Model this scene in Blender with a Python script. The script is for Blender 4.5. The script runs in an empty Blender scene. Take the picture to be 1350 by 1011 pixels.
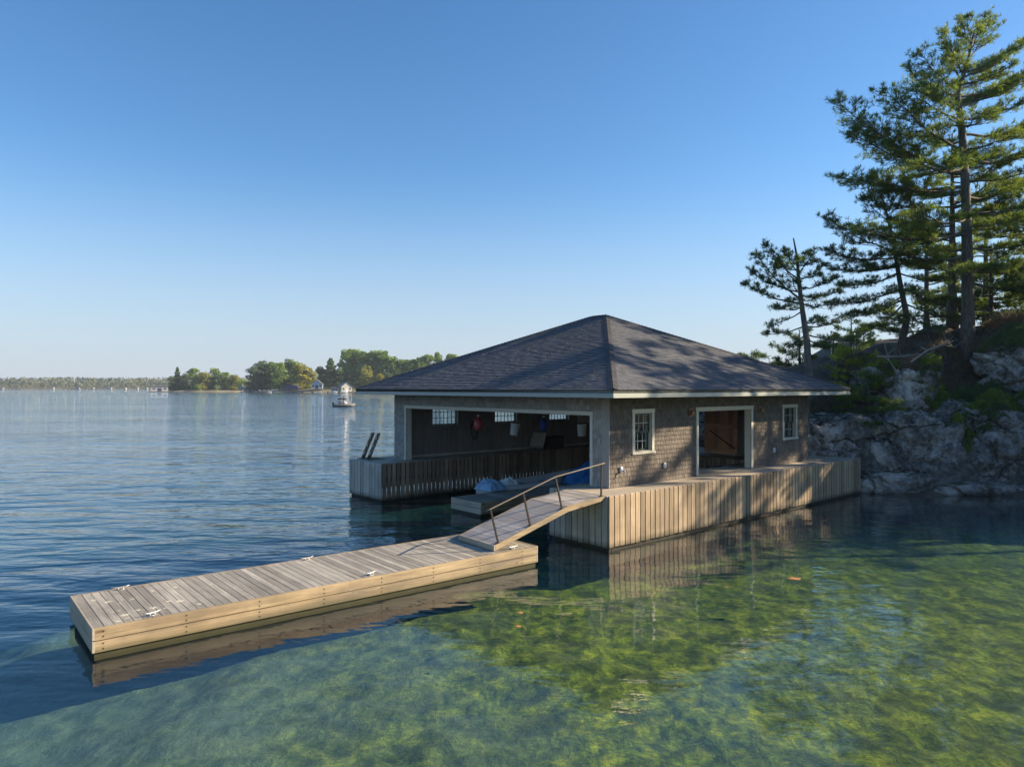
import bpy, math, random
import numpy as np
from mathutils import Vector, Matrix, noise

R = math.radians
random.seed(7)
rng = np.random.default_rng(7)
sc = bpy.context.scene
COL = sc.collection

# ------------------------------------------------------------------ camera
F, CX, HY, CH = 937.0, 675.0, 511.0, 4.2      # focal length in photo pixels, principal column, horizon row, camera height
cam = bpy.data.cameras.new('camera')
cam.sensor_width = 36.0
cam.lens = 36.0 * F / 1350.0
cam.shift_y = (HY - 505.5) / 1350.0
cam.clip_start = 0.1
cam.clip_end = 20000
co = bpy.data.objects.new('camera', cam)
co.location = (0, 0, CH)
co.rotation_euler = (R(90), 0, 0)
COL.objects.link(co)
sc.camera = co

# ------------------------------------------------------------------ sky, sun, exposure
SUN_EL, SUN_AZ = 25.5, 83.0                     # azimuth clockwise from +Y
wd = bpy.data.worlds.new('World')
sc.world = wd
wd.use_nodes = True
wn = wd.node_tree
bg = wn.nodes['Background']
sky = wn.nodes.new('ShaderNodeTexSky')
sky.sky_type = 'NISHITA'
sky.sun_disc = False
sky.sun_elevation = R(SUN_EL)
sky.sun_rotation = R(SUN_AZ)
sky.altitude = 80
sky.air_density = 1.0
sky.dust_density = 0.35
sky.ozone_density = 3.2
hs_ = wn.nodes.new('ShaderNodeHueSaturation'); hs_.inputs['Saturation'].default_value = 1.2
wn.links.new(sky.outputs[0], hs_.inputs['Color'])
# the pale blue-grey air low over the lake
tc_ = wn.nodes.new('ShaderNodeTexCoord'); sx_ = wn.nodes.new('ShaderNodeSeparateXYZ'); mr_ = wn.nodes.new('ShaderNodeMapRange'); mx_ = wn.nodes.new('ShaderNodeMix')
mr_.interpolation_type = 'SMOOTHSTEP'; mr_.inputs['From Min'].default_value = 0.30; mr_.inputs['From Max'].default_value = -0.02; mr_.inputs['To Min'].default_value = 0.0; mr_.inputs['To Max'].default_value = 0.85
mx_.data_type = 'RGBA'; mx_.inputs[7].default_value = (2.75, 3.2, 4.0, 1)
wn.links.new(tc_.outputs['Generated'], sx_.inputs[0]); wn.links.new(sx_.outputs[2], mr_.inputs[0]); wn.links.new(mr_.outputs[0], mx_.inputs[0])
wn.links.new(hs_.outputs[0], mx_.inputs[6]); wn.links.new(mx_.outputs[2], bg.inputs[0])
bg.inputs[1].default_value = 0.091
sd = bpy.data.lights.new('sun', 'SUN')
sd.energy = 5.0
sd.angle = R(0.5)
sd.color = (1.0, 0.82, 0.58)
so = bpy.data.objects.new('sun', sd)
S = Vector((math.sin(R(SUN_AZ)) * math.cos(R(SUN_EL)), math.cos(R(SUN_AZ)) * math.cos(R(SUN_EL)), math.sin(R(SUN_EL))))
so.rotation_euler = S.to_track_quat('Z', 'Y').to_euler()
so.location = (40, 0, 40)
COL.objects.link(so)
sc.view_settings.view_transform = 'Standard'
sc.view_settings.look = 'None'
sc.view_settings.exposure = 1.05
sc.view_settings.gamma = 1
sc.render.engine = 'CYCLES'
sc.cycles.use_denoising = True
sc.cycles.max_bounces = 8
sc.cycles.transparent_max_bounces = 16
sc.cycles.volume_bounces = 0
sc.cycles.caustics_reflective = False
sc.cycles.caustics_refractive = False

# ------------------------------------------------------------------ helpers
def at(px, py, D):
    return Vector(((px - CX) / F * D, D, CH - (py - HY) / F * D))

def tag(o, label=None, cat=None, group=None, kind=None):
    if label: o['label'] = label
    if cat: o['category'] = cat
    if group: o['group'] = group
    if kind: o['kind'] = kind
    return o

def thing(name, label, cat, loc=(0, 0, 0), rz=0.0, group=None):
    o = bpy.data.objects.new(name, None)
    o.empty_display_size = 0.3
    COL.objects.link(o)
    o.location = loc
    o.rotation_euler = (0, 0, rz)
    return tag(o, label, cat, group)

def mesh_obj(name, me, mat=None, parent=None, smooth=False):
    o = bpy.data.objects.new(name, me)
    COL.objects.link(o)
    if mat: me.materials.append(mat)
    if parent is not None: o.parent = parent
    if smooth:
        me.polygons.foreach_set('use_smooth', [True] * len(me.polygons))
    return o

def np_mesh(name, V, Fc, mat=None, parent=None, smooth=False):
    """V (n,3), Fc (m,k) arrays of one face size"""
    me = bpy.data.meshes.new(name)
    V = np.asarray(V, dtype=np.float32); Fc = np.asarray(Fc, dtype=np.int32)
    k = Fc.shape[1]
    me.vertices.add(len(V)); me.vertices.foreach_set('co', V.ravel())
    me.loops.add(Fc.size); me.loops.foreach_set('vertex_index', Fc.ravel())
    me.polygons.add(len(Fc))
    me.polygons.foreach_set('loop_start', np.arange(0, Fc.size, k, dtype=np.int32))
    me.polygons.foreach_set('loop_total', np.full(len(Fc), k, dtype=np.int32))
    me.update(calc_edges=True)
    return mesh_obj(name, me, mat, parent, smooth)

class MB:
    def __init__(s): s.v = []; s.f = []
    def add(s, V, Fc):
        n = len(s.v); s.v += [tuple(p) for p in V]; s.f += [tuple(i + n for i in f) for f in Fc]; return s
    BF = [(0, 3, 2, 1), (4, 5, 6, 7), (0, 1, 5, 4), (1, 2, 6, 5), (2, 3, 7, 6), (3, 0, 4, 7)]
    def box(s, x0, x1, y0, y1, z0, z1):
        return s.add([(x0, y0, z0), (x1, y0, z0), (x1, y1, z0), (x0, y1, z0), (x0, y0, z1), (x1, y0, z1), (x1, y1, z1), (x0, y1, z1)], s.BF)
    def hexa(s, p8): return s.add(p8, s.BF)
    def rbox(s, c, d, m=None):
        c = Vector(c); P = []
        for z in (-1, 1):
            for x, y in ((-1, -1), (1, -1), (1, 1), (-1, 1)):
                q = Vector((x * d[0] / 2, y * d[1] / 2, z * d[2] / 2))
                if m is not None: q = m @ q
                P.append(c + q)
        return s.add(P, s.BF)
    def bar(s, a, b, w, h, up=(0, 0, 1)):
        a = Vector(a); b = Vector(b); d = (b - a).normalized(); sd_ = d.cross(Vector(up)).normalized(); u = sd_.cross(d)
        P = []
        for p in (a, b):
            P += [p - sd_ * w / 2 - u * h / 2, p + sd_ * w / 2 - u * h / 2, p + sd_ * w / 2 + u * h / 2, p - sd_ * w / 2 + u * h / 2]
        return s.add(P, [(0, 3, 2, 1), (4, 5, 6, 7), (0, 1, 5, 4), (1, 2, 6, 5), (2, 3, 7, 6), (3, 0, 4, 7)])
    def tube(s, pts, rad, n=8, cap=True):
        pts = [Vector(p) for p in pts]
        if not hasattr(rad, '__len__'): rad = [rad] * len(pts)
        V = []; Fc = []; prev = None
        for i, p in enumerate(pts):
            t = (pts[min(i + 1, len(pts) - 1)] - pts[max(i - 1, 0)]).normalized()
            if prev is None:
                a = t.cross(Vector((0, 0, 1)))
                if a.length < 0.05: a = t.cross(Vector((1, 0, 0)))
            else:
                a = prev - t * prev.dot(t)
            a.normalize(); prev = a; b = t.cross(a)
            for k in range(n):
                g = 2 * math.pi * k / n
                V.append(p + (a * math.cos(g) + b * math.sin(g)) * rad[i])
        for i in range(len(pts) - 1):
            for k in range(n):
                q = (k + 1) % n
                Fc.append((i * n + k, i * n + q, (i + 1) * n + q, (i + 1) * n + k))
        if cap:
            Fc.append(tuple(range(n - 1, -1, -1))); m = (len(pts) - 1) * n; Fc.append(tuple(m + k for k in range(n)))
        return s.add(V, Fc)
    def lathe(s, prof, c=(0, 0, 0), n=16):
        V = []; Fc = []
        for r, z in prof:
            for k in range(n):
                g = 2 * math.pi * k / n
                V.append((c[0] + r * math.cos(g), c[1] + r * math.sin(g), c[2] + z))
        for i in range(len(prof) - 1):
            for k in range(n):
                q = (k + 1) % n
                Fc.append((i * n + k, i * n + q, (i + 1) * n + q, (i + 1) * n + k))
        return s.add(V, Fc)
    def build(s, name, mat=None, parent=None, smooth=False, bevel=0):
        me = bpy.data.meshes.new(name); me.from_pydata(s.v, [], s.f); me.update()
        o = mesh_obj(name, me, mat, parent, smooth)
        if bevel:
            b = o.modifiers.new('bevel', 'BEVEL'); b.width = bevel; b.segments = 2; b.limit_method = 'ANGLE'
        return o

def sub_rects(rect, holes):
    out = [rect]
    for hx0, hx1, hz0, hz1 in holes:
        nxt = []
        for (x0, x1, z0, z1) in out:
            if hx1 <= x0 or hx0 >= x1 or hz1 <= z0 or hz0 >= z1: nxt.append((x0, x1, z0, z1)); continue
            if hx0 > x0: nxt.append((x0, hx0, z0, z1))
            if hx1 < x1: nxt.append((hx1, x1, z0, z1))
            a, b = max(x0, hx0), min(x1, hx1)
            if hz0 > z0: nxt.append((a, b, z0, hz0))
            if hz1 < z1: nxt.append((a, b, hz1, z1))
        out = nxt
    return out

# ------------------------------------------------------------------ materials
class NT:
    def __init__(s, name):
        s.m = bpy.data.materials.new(name); s.m.use_nodes = True; s.t = s.m.node_tree
        s.b = s.t.nodes['Principled BSDF']; s.out = s.t.nodes['Material Output']
    def n(s, typ, props=None, **inp):
        nd = s.t.nodes.new('ShaderNode' + typ)
        for k, v in (props or {}).items(): setattr(nd, k, v)
        for k, v in inp.items():
            key = int(k[1:]) if k[0] == '_' and k[1:].isdigit() else k.replace('_', ' ')
            s.set(nd.inputs[key], v)
        return nd
    def set(s, sock, v):
        if isinstance(v, bpy.types.NodeSocket): s.t.links.new(v, sock)
        elif isinstance(v, bpy.types.Node): s.t.links.new(v.outputs[0], sock)
        else:
            if sock.type == 'RGBA' and len(v) == 3: v = (*v, 1)
            sock.default_value = v
    def coords(s, scale=(1, 1, 1), rot=(0, 0, 0), kind='Object'):
        if kind == 'World': src = s.n('NewGeometry').outputs['Position']
        else: src = s.n('TexCoord').outputs[kind]
        return s.n('Mapping', Vector=src, Scale=scale, Rotation=rot).outputs[0]
    def noise(s, vec, scale, detail=4, rough=0.55, dist=0.0):
        return s.n('TexNoise', Vector=vec, Scale=scale, Detail=detail, Roughness=rough, Distortion=dist).outputs[0]
    def ramp(s, fac, stops, interp='LINEAR'):
        r = s.n('ValToRGB', Fac=fac); cr = r.color_ramp; cr.interpolation = interp
        while len(cr.elements) < len(stops): cr.elements.new(0.5)
        for e, (p, c) in zip(cr.elements, stops):
            e.position = p; e.color = (*c, 1) if hasattr(c, '__len__') else (c, c, c, 1)
        return r.outputs[0]
    def mix(s, fac, a, b, mode='MIX'):
        m = s.n('Mix', {'data_type': 'RGBA', 'blend_type': mode})
        s.set(m.inputs[0], fac); s.set(m.inputs[6], a); s.set(m.inputs[7], b)
        return m.outputs[2]
    def math(s, op, a, b=0.0, clamp=False):
        return s.n('Math', {'operation': op, 'use_clamp': clamp}, _0=a, _1=b).outputs[0]
    def bump(s, h, strength=0.5, dist=0.02, normal=None):
        b = s.n('Bump', Height=h, Strength=strength, Distance=dist)
        if normal is not None: s.set(b.inputs['Normal'], normal)
        return b.outputs[0]
    def fin(s, color=None, rough=None, normal=None, metal=None, **kw):
        if color is not None: s.set(s.b.inputs['Base Color'], color)
        if rough is not None: s.set(s.b.inputs['Roughness'], rough)
        if normal is not None: s.set(s.b.inputs['Normal'], normal)
        if metal is not None: s.set(s.b.inputs['Metallic'], metal)
        for k, v in kw.items(): s.set(s.b.inputs[k.replace('_', ' ')], v)
        return s.m

def m_plain(name, c, rough=0.6, metal=0.0, var=0.12, sc_=6.0, bump=0.0):
    t = NT(name); v = t.coords()
    nz = t.noise(v, sc_, 5)
    col = t.mix(nz, tuple(x * (1 - var) for x in c), tuple(min(1, x * (1 + var)) for x in c))
    nrm = t.bump(t.noise(v, sc_ * 6, 3), bump, 0.01) if bump else None
    return t.fin(col, rough, nrm, metal)

def m_wood(name, c0, c1, axis='x', rough=0.75, grain=34, var=0.35, stain=None, spots=False, knots=False, wet=False):
    """boards: grain stretched along one axis, tone differing per board (mesh island)"""
    t = NT(name)
    st = {'x': (0.05, 1, 1), 'y': (1, 0.05, 1), 'z': (1, 1, 0.05)}[axis]
    isl = t.n('NewGeometry').outputs['Random Per Island']
    base = t.n('TexCoord').outputs['Object']
    off = t.n('VectorMath', {'operation': 'ADD'}, _0=base, _1=t.n('CombineXYZ', X=t.math('MULTIPLY', isl, 37.0), Y=t.math('MULTIPLY', isl, 91.0), Z=0.0).outputs[0])
    vec = t.n('Mapping', Vector=off.outputs[0], Scale=st).outputs[0]
    g = t.noise(vec, grain, 6, 0.62, 0.4)
    g2 = t.noise(vec, grain * 0.22, 3, 0.5, 1.2)
    g3 = t.math('ADD', t.math('MULTIPLY', g, 0.62), t.math('MULTIPLY', g2, 0.38))
    col = t.ramp(g3, [(0.32, c0), (0.68, c1)])
    lum = t.n('MapRange', Value=isl, To_Min=1 - var, To_Max=1 + var * 0.7).outputs[0]
    col = t.mix(1.0, col, lum, 'MULTIPLY')
    big = t.noise(t.coords(), 1.1, 5, 0.6)
    col = t.mix(t.ramp(big, [(0.45, 0.0), (0.72, 0.55)]), col, tuple(x * 0.62 for x in c0))
    if knots:
        wz = t.noise(t.n('Mapping', Vector=t.coords(), Scale=(0.25, 1, 1.6)).outputs[0], 1.6, 6, 0.68)
        col = t.mix(t.ramp(wz, [(0.44, 0.0), (0.66, 0.75)]), col, tuple(0.62 * (a * 0.5 + 0.5 * sum(c0) / 3) for a in c0))
        zl = t.n('SeparateXYZ', Vector=base).outputs[2]
        col = t.mix(t.ramp(t.math('ADD', zl, t.math('MULTIPLY', g2, 0.08)), [(0.13, 0.7), (0.24, 0.0)]), col, (0.10, 0.09, 0.04))
        kv = t.n('Mapping', Vector=off.outputs[0], Scale=(1.1, 3.2, 3.2) if axis == 'x' else (3.2, 3.2, 1.1)).outputs[0]
        kd = t.n('TexVoronoi', Vector=kv, Scale=1.0).outputs['Distance']
        col = t.mix(t.ramp(kd, [(0.06, 0.85), (0.13, 0.0)]), col, (0.13, 0.07, 0.035))
    if spots:
        sp = t.noise(t.coords(), 5.0, 6, 0.7)
        col = t.mix(t.ramp(sp, [(0.64, 0.0), (0.7, 0.5)]), col, tuple(min(1, x * 1.7) for x in c1))
    if wet:
        z = t.n('SeparateXYZ', Vector=base).outputs[2]
        zz = t.math('ADD', z, t.math('MULTIPLY', t.noise(t.coords(), 3.0, 3), 0.18))
        col = t.mix(t.ramp(zz, [(0.16, 0.82), (0.34, 0.0)]), col, (0.035, 0.036, 0.02))
    nrm = t.bump(g3, 0.5, 0.006)
    return t.fin(col, rough, nrm)

M = {}
M['skirt'] = m_wood('skirt_wood', (0.22, 0.16, 0.10), (0.47, 0.36, 0.24), 'z', 0.8, 30, 0.45, wet=True)
M['skirt_grey'] = m_wood('skirt_wood_grey', (0.348, 0.312, 0.261), (0.58, 0.529, 0.457), 'z', 0.8, 30, 0.28, wet=True)
M['skirt_in'] = m_wood('skirt_wood_inner', (0.19, 0.13, 0.09), (0.40, 0.28, 0.19), 'z', 0.8, 30, 0.45, wet=True)
M['pier_deck'] = m_wood('pier_deck_wood', (0.345, 0.293, 0.23), (0.506, 0.437, 0.345), 'x', 0.75, 34, 0.18, spots=True)
M['dock_deck'] = m_wood('dock_deck_wood', (0.20, 0.18, 0.15), (0.46, 0.425, 0.365), 'y', 0.75, 40, 0.34)
M['lumber'] = m_wood('pale_lumber', (0.27, 0.19, 0.105), (0.56, 0.43, 0.26), 'x', 0.6, 24, 0.14, knots=True)
M['lumber_y'] = m_wood('pale_lumber_end', (0.34, 0.29, 0.22), (0.50, 0.44, 0.34), 'y', 0.6, 22, 0.10)
M['ramp'] = m_wood('ramp_wood', (0.275, 0.25, 0.231), (0.525, 0.481, 0.438), 'y', 0.7, 34, 0.25, spots=True)
M['dark_wood'] = m_plain('dark_timber', (0.035, 0.03, 0.022), 0.85, 0, 0.3, 5)
M['trim'] = m_plain('cream_trim_paint', (0.56, 0.53, 0.44), 0.5, 0, 0.08, 8)
M['fascia'] = m_plain('grey_green_fascia_paint', (0.338, 0.377, 0.345), 0.45, 0, 0.1, 5)
M['gutter'] = m_plain('gutter_paint', (0.336, 0.352, 0.312), 0.4, 0, 0.1, 5)
M['inner_wall'] = m_wood('interior_boarding', (0.156, 0.143, 0.13), (0.286, 0.26, 0.24), 'z', 0.8, 20, 0.2)
M['sash'] = m_plain('dark_green_sash', (0.015, 0.032, 0.027), 0.35)
M['muntin'] = m_plain('pale_muntin', (0.30, 0.32, 0.28), 0.5)
M['iron'] = m_plain('weathered_steel_rail', (0.06, 0.05, 0.04), 0.45, 0.6, 0.4, 12)
M['rail_wood'] = m_plain('weathered_handrail', (0.15, 0.125, 0.095), 0.5, 0.3, 0.3, 12)
M['barn'] = m_wood('red_brown_door_wood', (0.408, 0.168, 0.078), (0.744, 0.36, 0.192), 'z', 0.6, 26, 0.3)
M['barn_rail'] = m_wood('red_brown_rail_wood', (0.483, 0.218, 0.115), (0.828, 0.437, 0.241), 'y', 0.6, 26, 0.2)
M['galv'] = m_plain('galvanised_steel', (0.42, 0.41, 0.39), 0.45, 0.7, 0.2, 20)
M['white'] = m_plain('white_plastic', (0.72, 0.73, 0.72), 0.5)
M['hull_white'] = m_plain('hull_white', (0.72, 0.72, 0.70), 0.35)
M['boat_grey'] = m_plain('grey_boat_paint', (0.546, 0.546, 0.546), 0.5, 0, 0.15, 3)
M['blue_tarp'] = m_plain('blue_tarp', (0.02, 0.16, 0.42), 0.4, 0, 0.35, 4, 0.4)
M['pale_tarp'] = m_plain('pale_blue_tarp', (0.25, 0.42, 0.6), 0.4, 0, 0.35, 6)
M['blue'] = m_plain('blue_fabric', (0.02, 0.05, 0.28), 0.7)
M['red'] = m_plain('red_plastic', (0.36, 0.05, 0.045), 0.45)
M['black'] = m_plain('black_rubber', (0.012, 0.012, 0.012), 0.6)
M['navy'] = m_plain('navy_paint', (0.02, 0.03, 0.10), 0.6)
M['cream'] = m_plain('cream_siding', (0.528, 0.504, 0.416), 0.7)
M['farwhite'] = m_plain('white_siding', (0.373, 0.378, 0.373), 0.7)
M['farroof'] = m_plain('dark_shingle_roof', (0.07, 0.075, 0.08), 0.8)
M['fargreyroof'] = m_plain('grey_shingle_roof', (0.25, 0.25, 0.24), 0.8)
M['copper'] = m_plain('copper_lamp', (0.30, 0.16, 0.10), 0.5, 0.3)
M['skin'] = m_plain('skin', (0.45, 0.27, 0.19), 0.6)
M['outlet_blue'] = m_plain('outlet_cover', (0.35, 0.42, 0.48), 0.5)
M['dead'] = m_plain('dead_bleached_wood', (0.30, 0.27, 0.23), 0.85, 0, 0.3, 9)
M['orange'] = m_plain('autumn_leaf', (0.42, 0.20, 0.07), 0.6, 0, 0.5, 25)

def m_shingle(name, c0, c1, rough=0.85, var=0.3, weather=None, gap=False):
    t = NT(name)
    isl = t.n('NewGeometry').outputs['Random Per Island']
    v = t.coords()
    nz = t.noise(v, 30, 5, 0.6)
    col = t.mix(isl, c0, c1)
    col = t.mix(0.5, col, t.ramp(nz, [(0.3, 0.35), (0.7, 0.65)]), 'OVERLAY')
    big = t.noise(v, 0.9, 5, 0.6)
    col = t.mix(t.ramp(big, [(0.4, 0.0), (0.75, 0.5)]), col, weather or tuple(x * 0.75 for x in c0))
    return t.fin(col, rough, t.bump(nz, 0.35, 0.006))
M['wall_shingle'] = m_shingle('grey_brown_wall_shingles', (0.10, 0.082, 0.066), (0.17, 0.142, 0.115), gap=True)
M['wall_shingle_grey'] = m_shingle('weathered_grey_wall_shingles', (0.254, 0.236, 0.21), (0.394, 0.367, 0.324), weather=(0.21, 0.193, 0.166))
M['roof_shingle'] = m_shingle('charcoal_asphalt_shingles', (0.074, 0.079, 0.092), (0.122, 0.128, 0.145), weather=(0.09, 0.095, 0.105))
M['roof_cap'] = m_shingle('charcoal_cap_shingles', (0.055, 0.052, 0.055), (0.095, 0.09, 0.09))

def m_glass(name):
    t = NT(name)
    geo = t.n('NewGeometry')
    cs = t.math('ABSOLUTE', t.n('VectorMath', {'operation': 'DOT_PRODUCT'}, _0=geo.outputs['Incoming'], _1=geo.outputs['Normal']).outputs['Value'])
    fr = t.n('Math', {'operation': 'MULTIPLY_ADD'}, _0=t.math('POWER', t.math('SUBTRACT', 1.0, cs, True), 5.0), _1=0.96, _2=0.04)
    gl = t.n('BsdfGlossy', Color=(1, 1, 1), Roughness=0.02)
    tr = t.n('BsdfTransparent', Color=(0.86, 0.9, 0.9))
    mx = t.n('MixShader', _0=fr.outputs[0], _1=tr.outputs[0], _2=gl.outputs[0])
    t.t.links.new(mx.outputs[0], t.out.inputs[0])
    return t.m
M['glass'] = m_glass('window_glass')

def m_leaf(name, c0, c1, c2=None, trans=0.45, clump=0.7):
    t = NT(name)
    isl = t.n('NewGeometry').outputs['Random Per Island']
    big = t.noise(t.coords(), clump, 3, 0.6)
    f = t.math('ADD', t.math('MULTIPLY', isl, 0.55), t.math('MULTIPLY', t.ramp(big, [(0.35, 0.0), (0.65, 1.0)]), 0.5), True)
    stops = [(0.1, c0), (0.8, c1)] + ([(1.0, c2)] if c2 else [])
    col = t.ramp(f, stops)
    df = t.n('BsdfPrincipled', Base_Color=col, Roughness=0.55)
    tl = t.n('BsdfTranslucent', Color=t.mix(1.0, col, (1.35, 1.25, 0.6, 1), 'MULTIPLY'))
    mx = t.n('MixShader', _0=trans, _1=df.outputs[0], _2=tl.outputs[0])
    t.t.links.new(mx.outputs[0], t.out.inputs[0])
    return t.m
M['needle'] = m_leaf('pine_needles', (0.0607, 0.111, 0.0365), (0.203, 0.293, 0.0709), (0.344, 0.385, 0.101))
M['needle_dark'] = m_leaf('dark_pine_needles', (0.0339, 0.0716, 0.0339), (0.104, 0.179, 0.066), (0.17, 0.226, 0.0754))
M['needle_young_lit'] = m_leaf('sunlit_tone_yellow_green_needles', (0.127, 0.182, 0.0364), (0.364, 0.437, 0.0728), (0.546, 0.582, 0.109), 0.5)  # yellow-green lightened in place of sunlight that misses the young pine
M['juniper'] = m_leaf('juniper_needles', (0.0486, 0.0928, 0.0398), (0.133, 0.211, 0.0774), None, 0.3, 2.0)
M['shrub'] = m_leaf('shrub_leaves', (0.0788, 0.135, 0.0338), (0.247, 0.338, 0.0788), (0.36, 0.383, 0.09), 0.4, 2.0)
M['dry'] = m_leaf('dry_brush', (0.084, 0.063, 0.042), (0.238, 0.189, 0.126), None, 0.2, 1.5)
M['decid'] = m_leaf('green_leaves', (0.0928, 0.179, 0.0496), (0.265, 0.386, 0.0928), (0.402, 0.496, 0.124), 0.35, 0.12)
M['decid_dark'] = m_leaf('dark_green_leaves', (0.0524, 0.105, 0.0524), (0.146, 0.232, 0.0874), (0.204, 0.291, 0.116), 0.3, 0.12)
M['decid_yellow'] = m_leaf('yellowing_leaves', (0.144, 0.176, 0.0372), (0.433, 0.413, 0.0618), (0.66, 0.557, 0.0825), 0.4, 0.12)
M['decid_far'] = m_leaf('far_wood_leaves', (0.0473, 0.0743, 0.0297), (0.122, 0.135, 0.0473), (0.27, 0.216, 0.0675), 0.3, 0.012)
def m_bark(name, c0, c1):
    t = NT(name); v = t.coords((1, 1, 0.25))
    nz = t.noise(v, 14, 6, 0.65, 0.5)
    col = t.ramp(nz, [(0.32, c0), (0.65, c1)])
    return t.fin(col, 0.9, t.bump(nz, 0.9, 0.03))
M['bark'] = m_bark('grey_pine_bark', (0.055, 0.048, 0.042), (0.19, 0.165, 0.14))
M['bark2'] = m_bark('tree_bark', (0.06, 0.05, 0.04), (0.16, 0.14, 0.115))

def m_rock(name, moss=0.5, light=1.0):
    t = NT(name); v = t.coords(kind='World')
    n1 = t.noise(v, 0.9, 8, 0.62, 0.6)
    n2 = t.noise(v, 5.5, 8, 0.68)
    n3 = t.noise(v, 24, 5, 0.6)
    col = t.ramp(n1, [(0.34, (0.06 * light, 0.057 * light, 0.052 * light)), (0.5, (0.19 * light, 0.175 * light, 0.16 * light)), (0.64, (0.44 * light, 0.385 * light, 0.335 * light))])
    col = t.mix(t.ramp(n2, [(0.50, 0.0), (0.62, 0.5)]), col, (0.46 * light, 0.415 * light, 0.37 * light))       # pale lichen
    vo = t.n('TexVoronoi', {'feature': 'DISTANCE_TO_EDGE'}, Vector=t.n('Mapping', Vector=t.n('VectorMath', {'operation': 'ADD'}, _0=v, _1=t.n('VectorMath', {'operation': 'SCALE'}, _0=t.n('TexNoise', Vector=v, Scale=1.2, Detail=4).outputs[1], Scale=1.1).outputs[0]).outputs[0], Scale=(0.28, 0.28, 0.75), Rotation=(0.25, 0.15, 0.3)).outputs[0], Scale=1.0)
    crack = t.math('MULTIPLY', t.ramp(vo.outputs[0], [(0.0, 1.0), (0.034, 0.0)]), t.ramp(t.noise(v, 0.6, 3), [(0.36, 0.2), (0.5, 1.0)]))
    n4 = t.noise(v, 2.6, 7, 0.75, 0.3)
    col = t.mix(t.ramp(n4, [(0.56, 0.0), (0.63, 0.85)]), col, (0.035, 0.034, 0.03))                              # black lichen
    col = t.mix(t.math('MULTIPLY', crack, 0.8), col, (0.03, 0.028, 0.025))
    nrmz = t.n('SeparateXYZ', Vector=t.n('NewGeometry').outputs['Normal']).outputs[2]
    mo = t.math('MULTIPLY', t.ramp(nrmz, [(0.72, 0.0), (0.9, 1.0)]), t.ramp(t.noise(v, 1.7, 5, 0.6), [(0.42, 0.0), (0.55, moss)]))
    col = t.mix(mo, col, t.mix(n3, (0.05, 0.045, 0.02), (0.10, 0.11, 0.035)))
    z = t.n('SeparateXYZ', Vector=v).outputs[2]
    zz = t.math('ADD', z, t.math('MULTIPLY', n1, 0.25))
    col = t.mix(t.ramp(zz, [(0.10, 0.9), (0.30, 0.0)]), col, (0.03, 0.03, 0.022))
    h = t.math('ADD', t.math('ADD', t.math('MULTIPLY', n1, 1.2), t.math('MULTIPLY', n2, 0.5)), t.math('ADD', t.math('MULTIPLY', n3, 0.15), t.math('MULTIPLY', crack, -0.7)))
    return t.fin(col, 0.9, t.bump(h, 1.0, 0.22))
M['rock'] = m_rock('lichen_spotted_granite', 0.9, 1.2)
M['rock_pale'] = m_rock('pale_granite', 0.4, 1.5)
def m_soil():
    t = NT('needle_litter_ground'); v = t.coords(kind='World')
    n1 = t.noise(v, 1.6, 7, 0.65); n2 = t.noise(v, 22, 6, 0.7)
    col = t.ramp(n1, [(0.35, (0.06, 0.043, 0.028)), (0.55, (0.12, 0.09, 0.06)), (0.72, (0.09, 0.095, 0.035))])
    col = t.mix(0.6, col, t.ramp(n2, [(0.3, 0.25), (0.7, 0.75)]), 'OVERLAY')
    nrmz = t.n('SeparateXYZ', Vector=t.n('NewGeometry').outputs['Normal']).outputs[2]
    n3 = t.noise(v, 4.5, 7, 0.7)
    rock = t.ramp(n3, [(0.35, (0.04, 0.036, 0.028)), (0.5, (0.11, 0.10, 0.085)), (0.66, (0.22, 0.20, 0.18))])
    col = t.mix(t.ramp(nrmz, [(0.62, 1.0), (0.84, 0.0)]), col, rock)
    return t.fin(col, 0.95, t.bump(t.math('ADD', n2, n1), 0.8, 0.07))
M['soil'] = m_soil()

# ------------------------------------------------------------------ water and lake bed
def smooth(a, b, x):
    t = np.clip((x - a) / (b - a), 0, 1); return t * t * (3 - 2 * t)

def vnoise(X, Y, s, seed=0, octv=3):
    """cheap value noise on arrays"""
    out = np.zeros_like(X, dtype=float); amp = 1.0; tot = 0
    for o in range(octv):
        r = np.random.default_rng(seed + o * 17); G = r.random((257, 257))
        x = (X * s * 2 ** o) % 256; y = (Y * s * 2 ** o) % 256
        ix = np.floor(x).astype(int); iy = np.floor(y).astype(int); fx = x - ix; fy = y - iy
        fx = fx * fx * (3 - 2 * fx); fy = fy * fy * (3 - 2 * fy)
        out += amp * ((G[ix, iy] * (1 - fx) + G[ix + 1, iy] * fx) * (1 - fy) + (G[ix, iy + 1] * (1 - fx) + G[ix + 1, iy + 1] * fx) * fy)
        tot += amp; amp *= 0.5
    return out / tot

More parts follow.
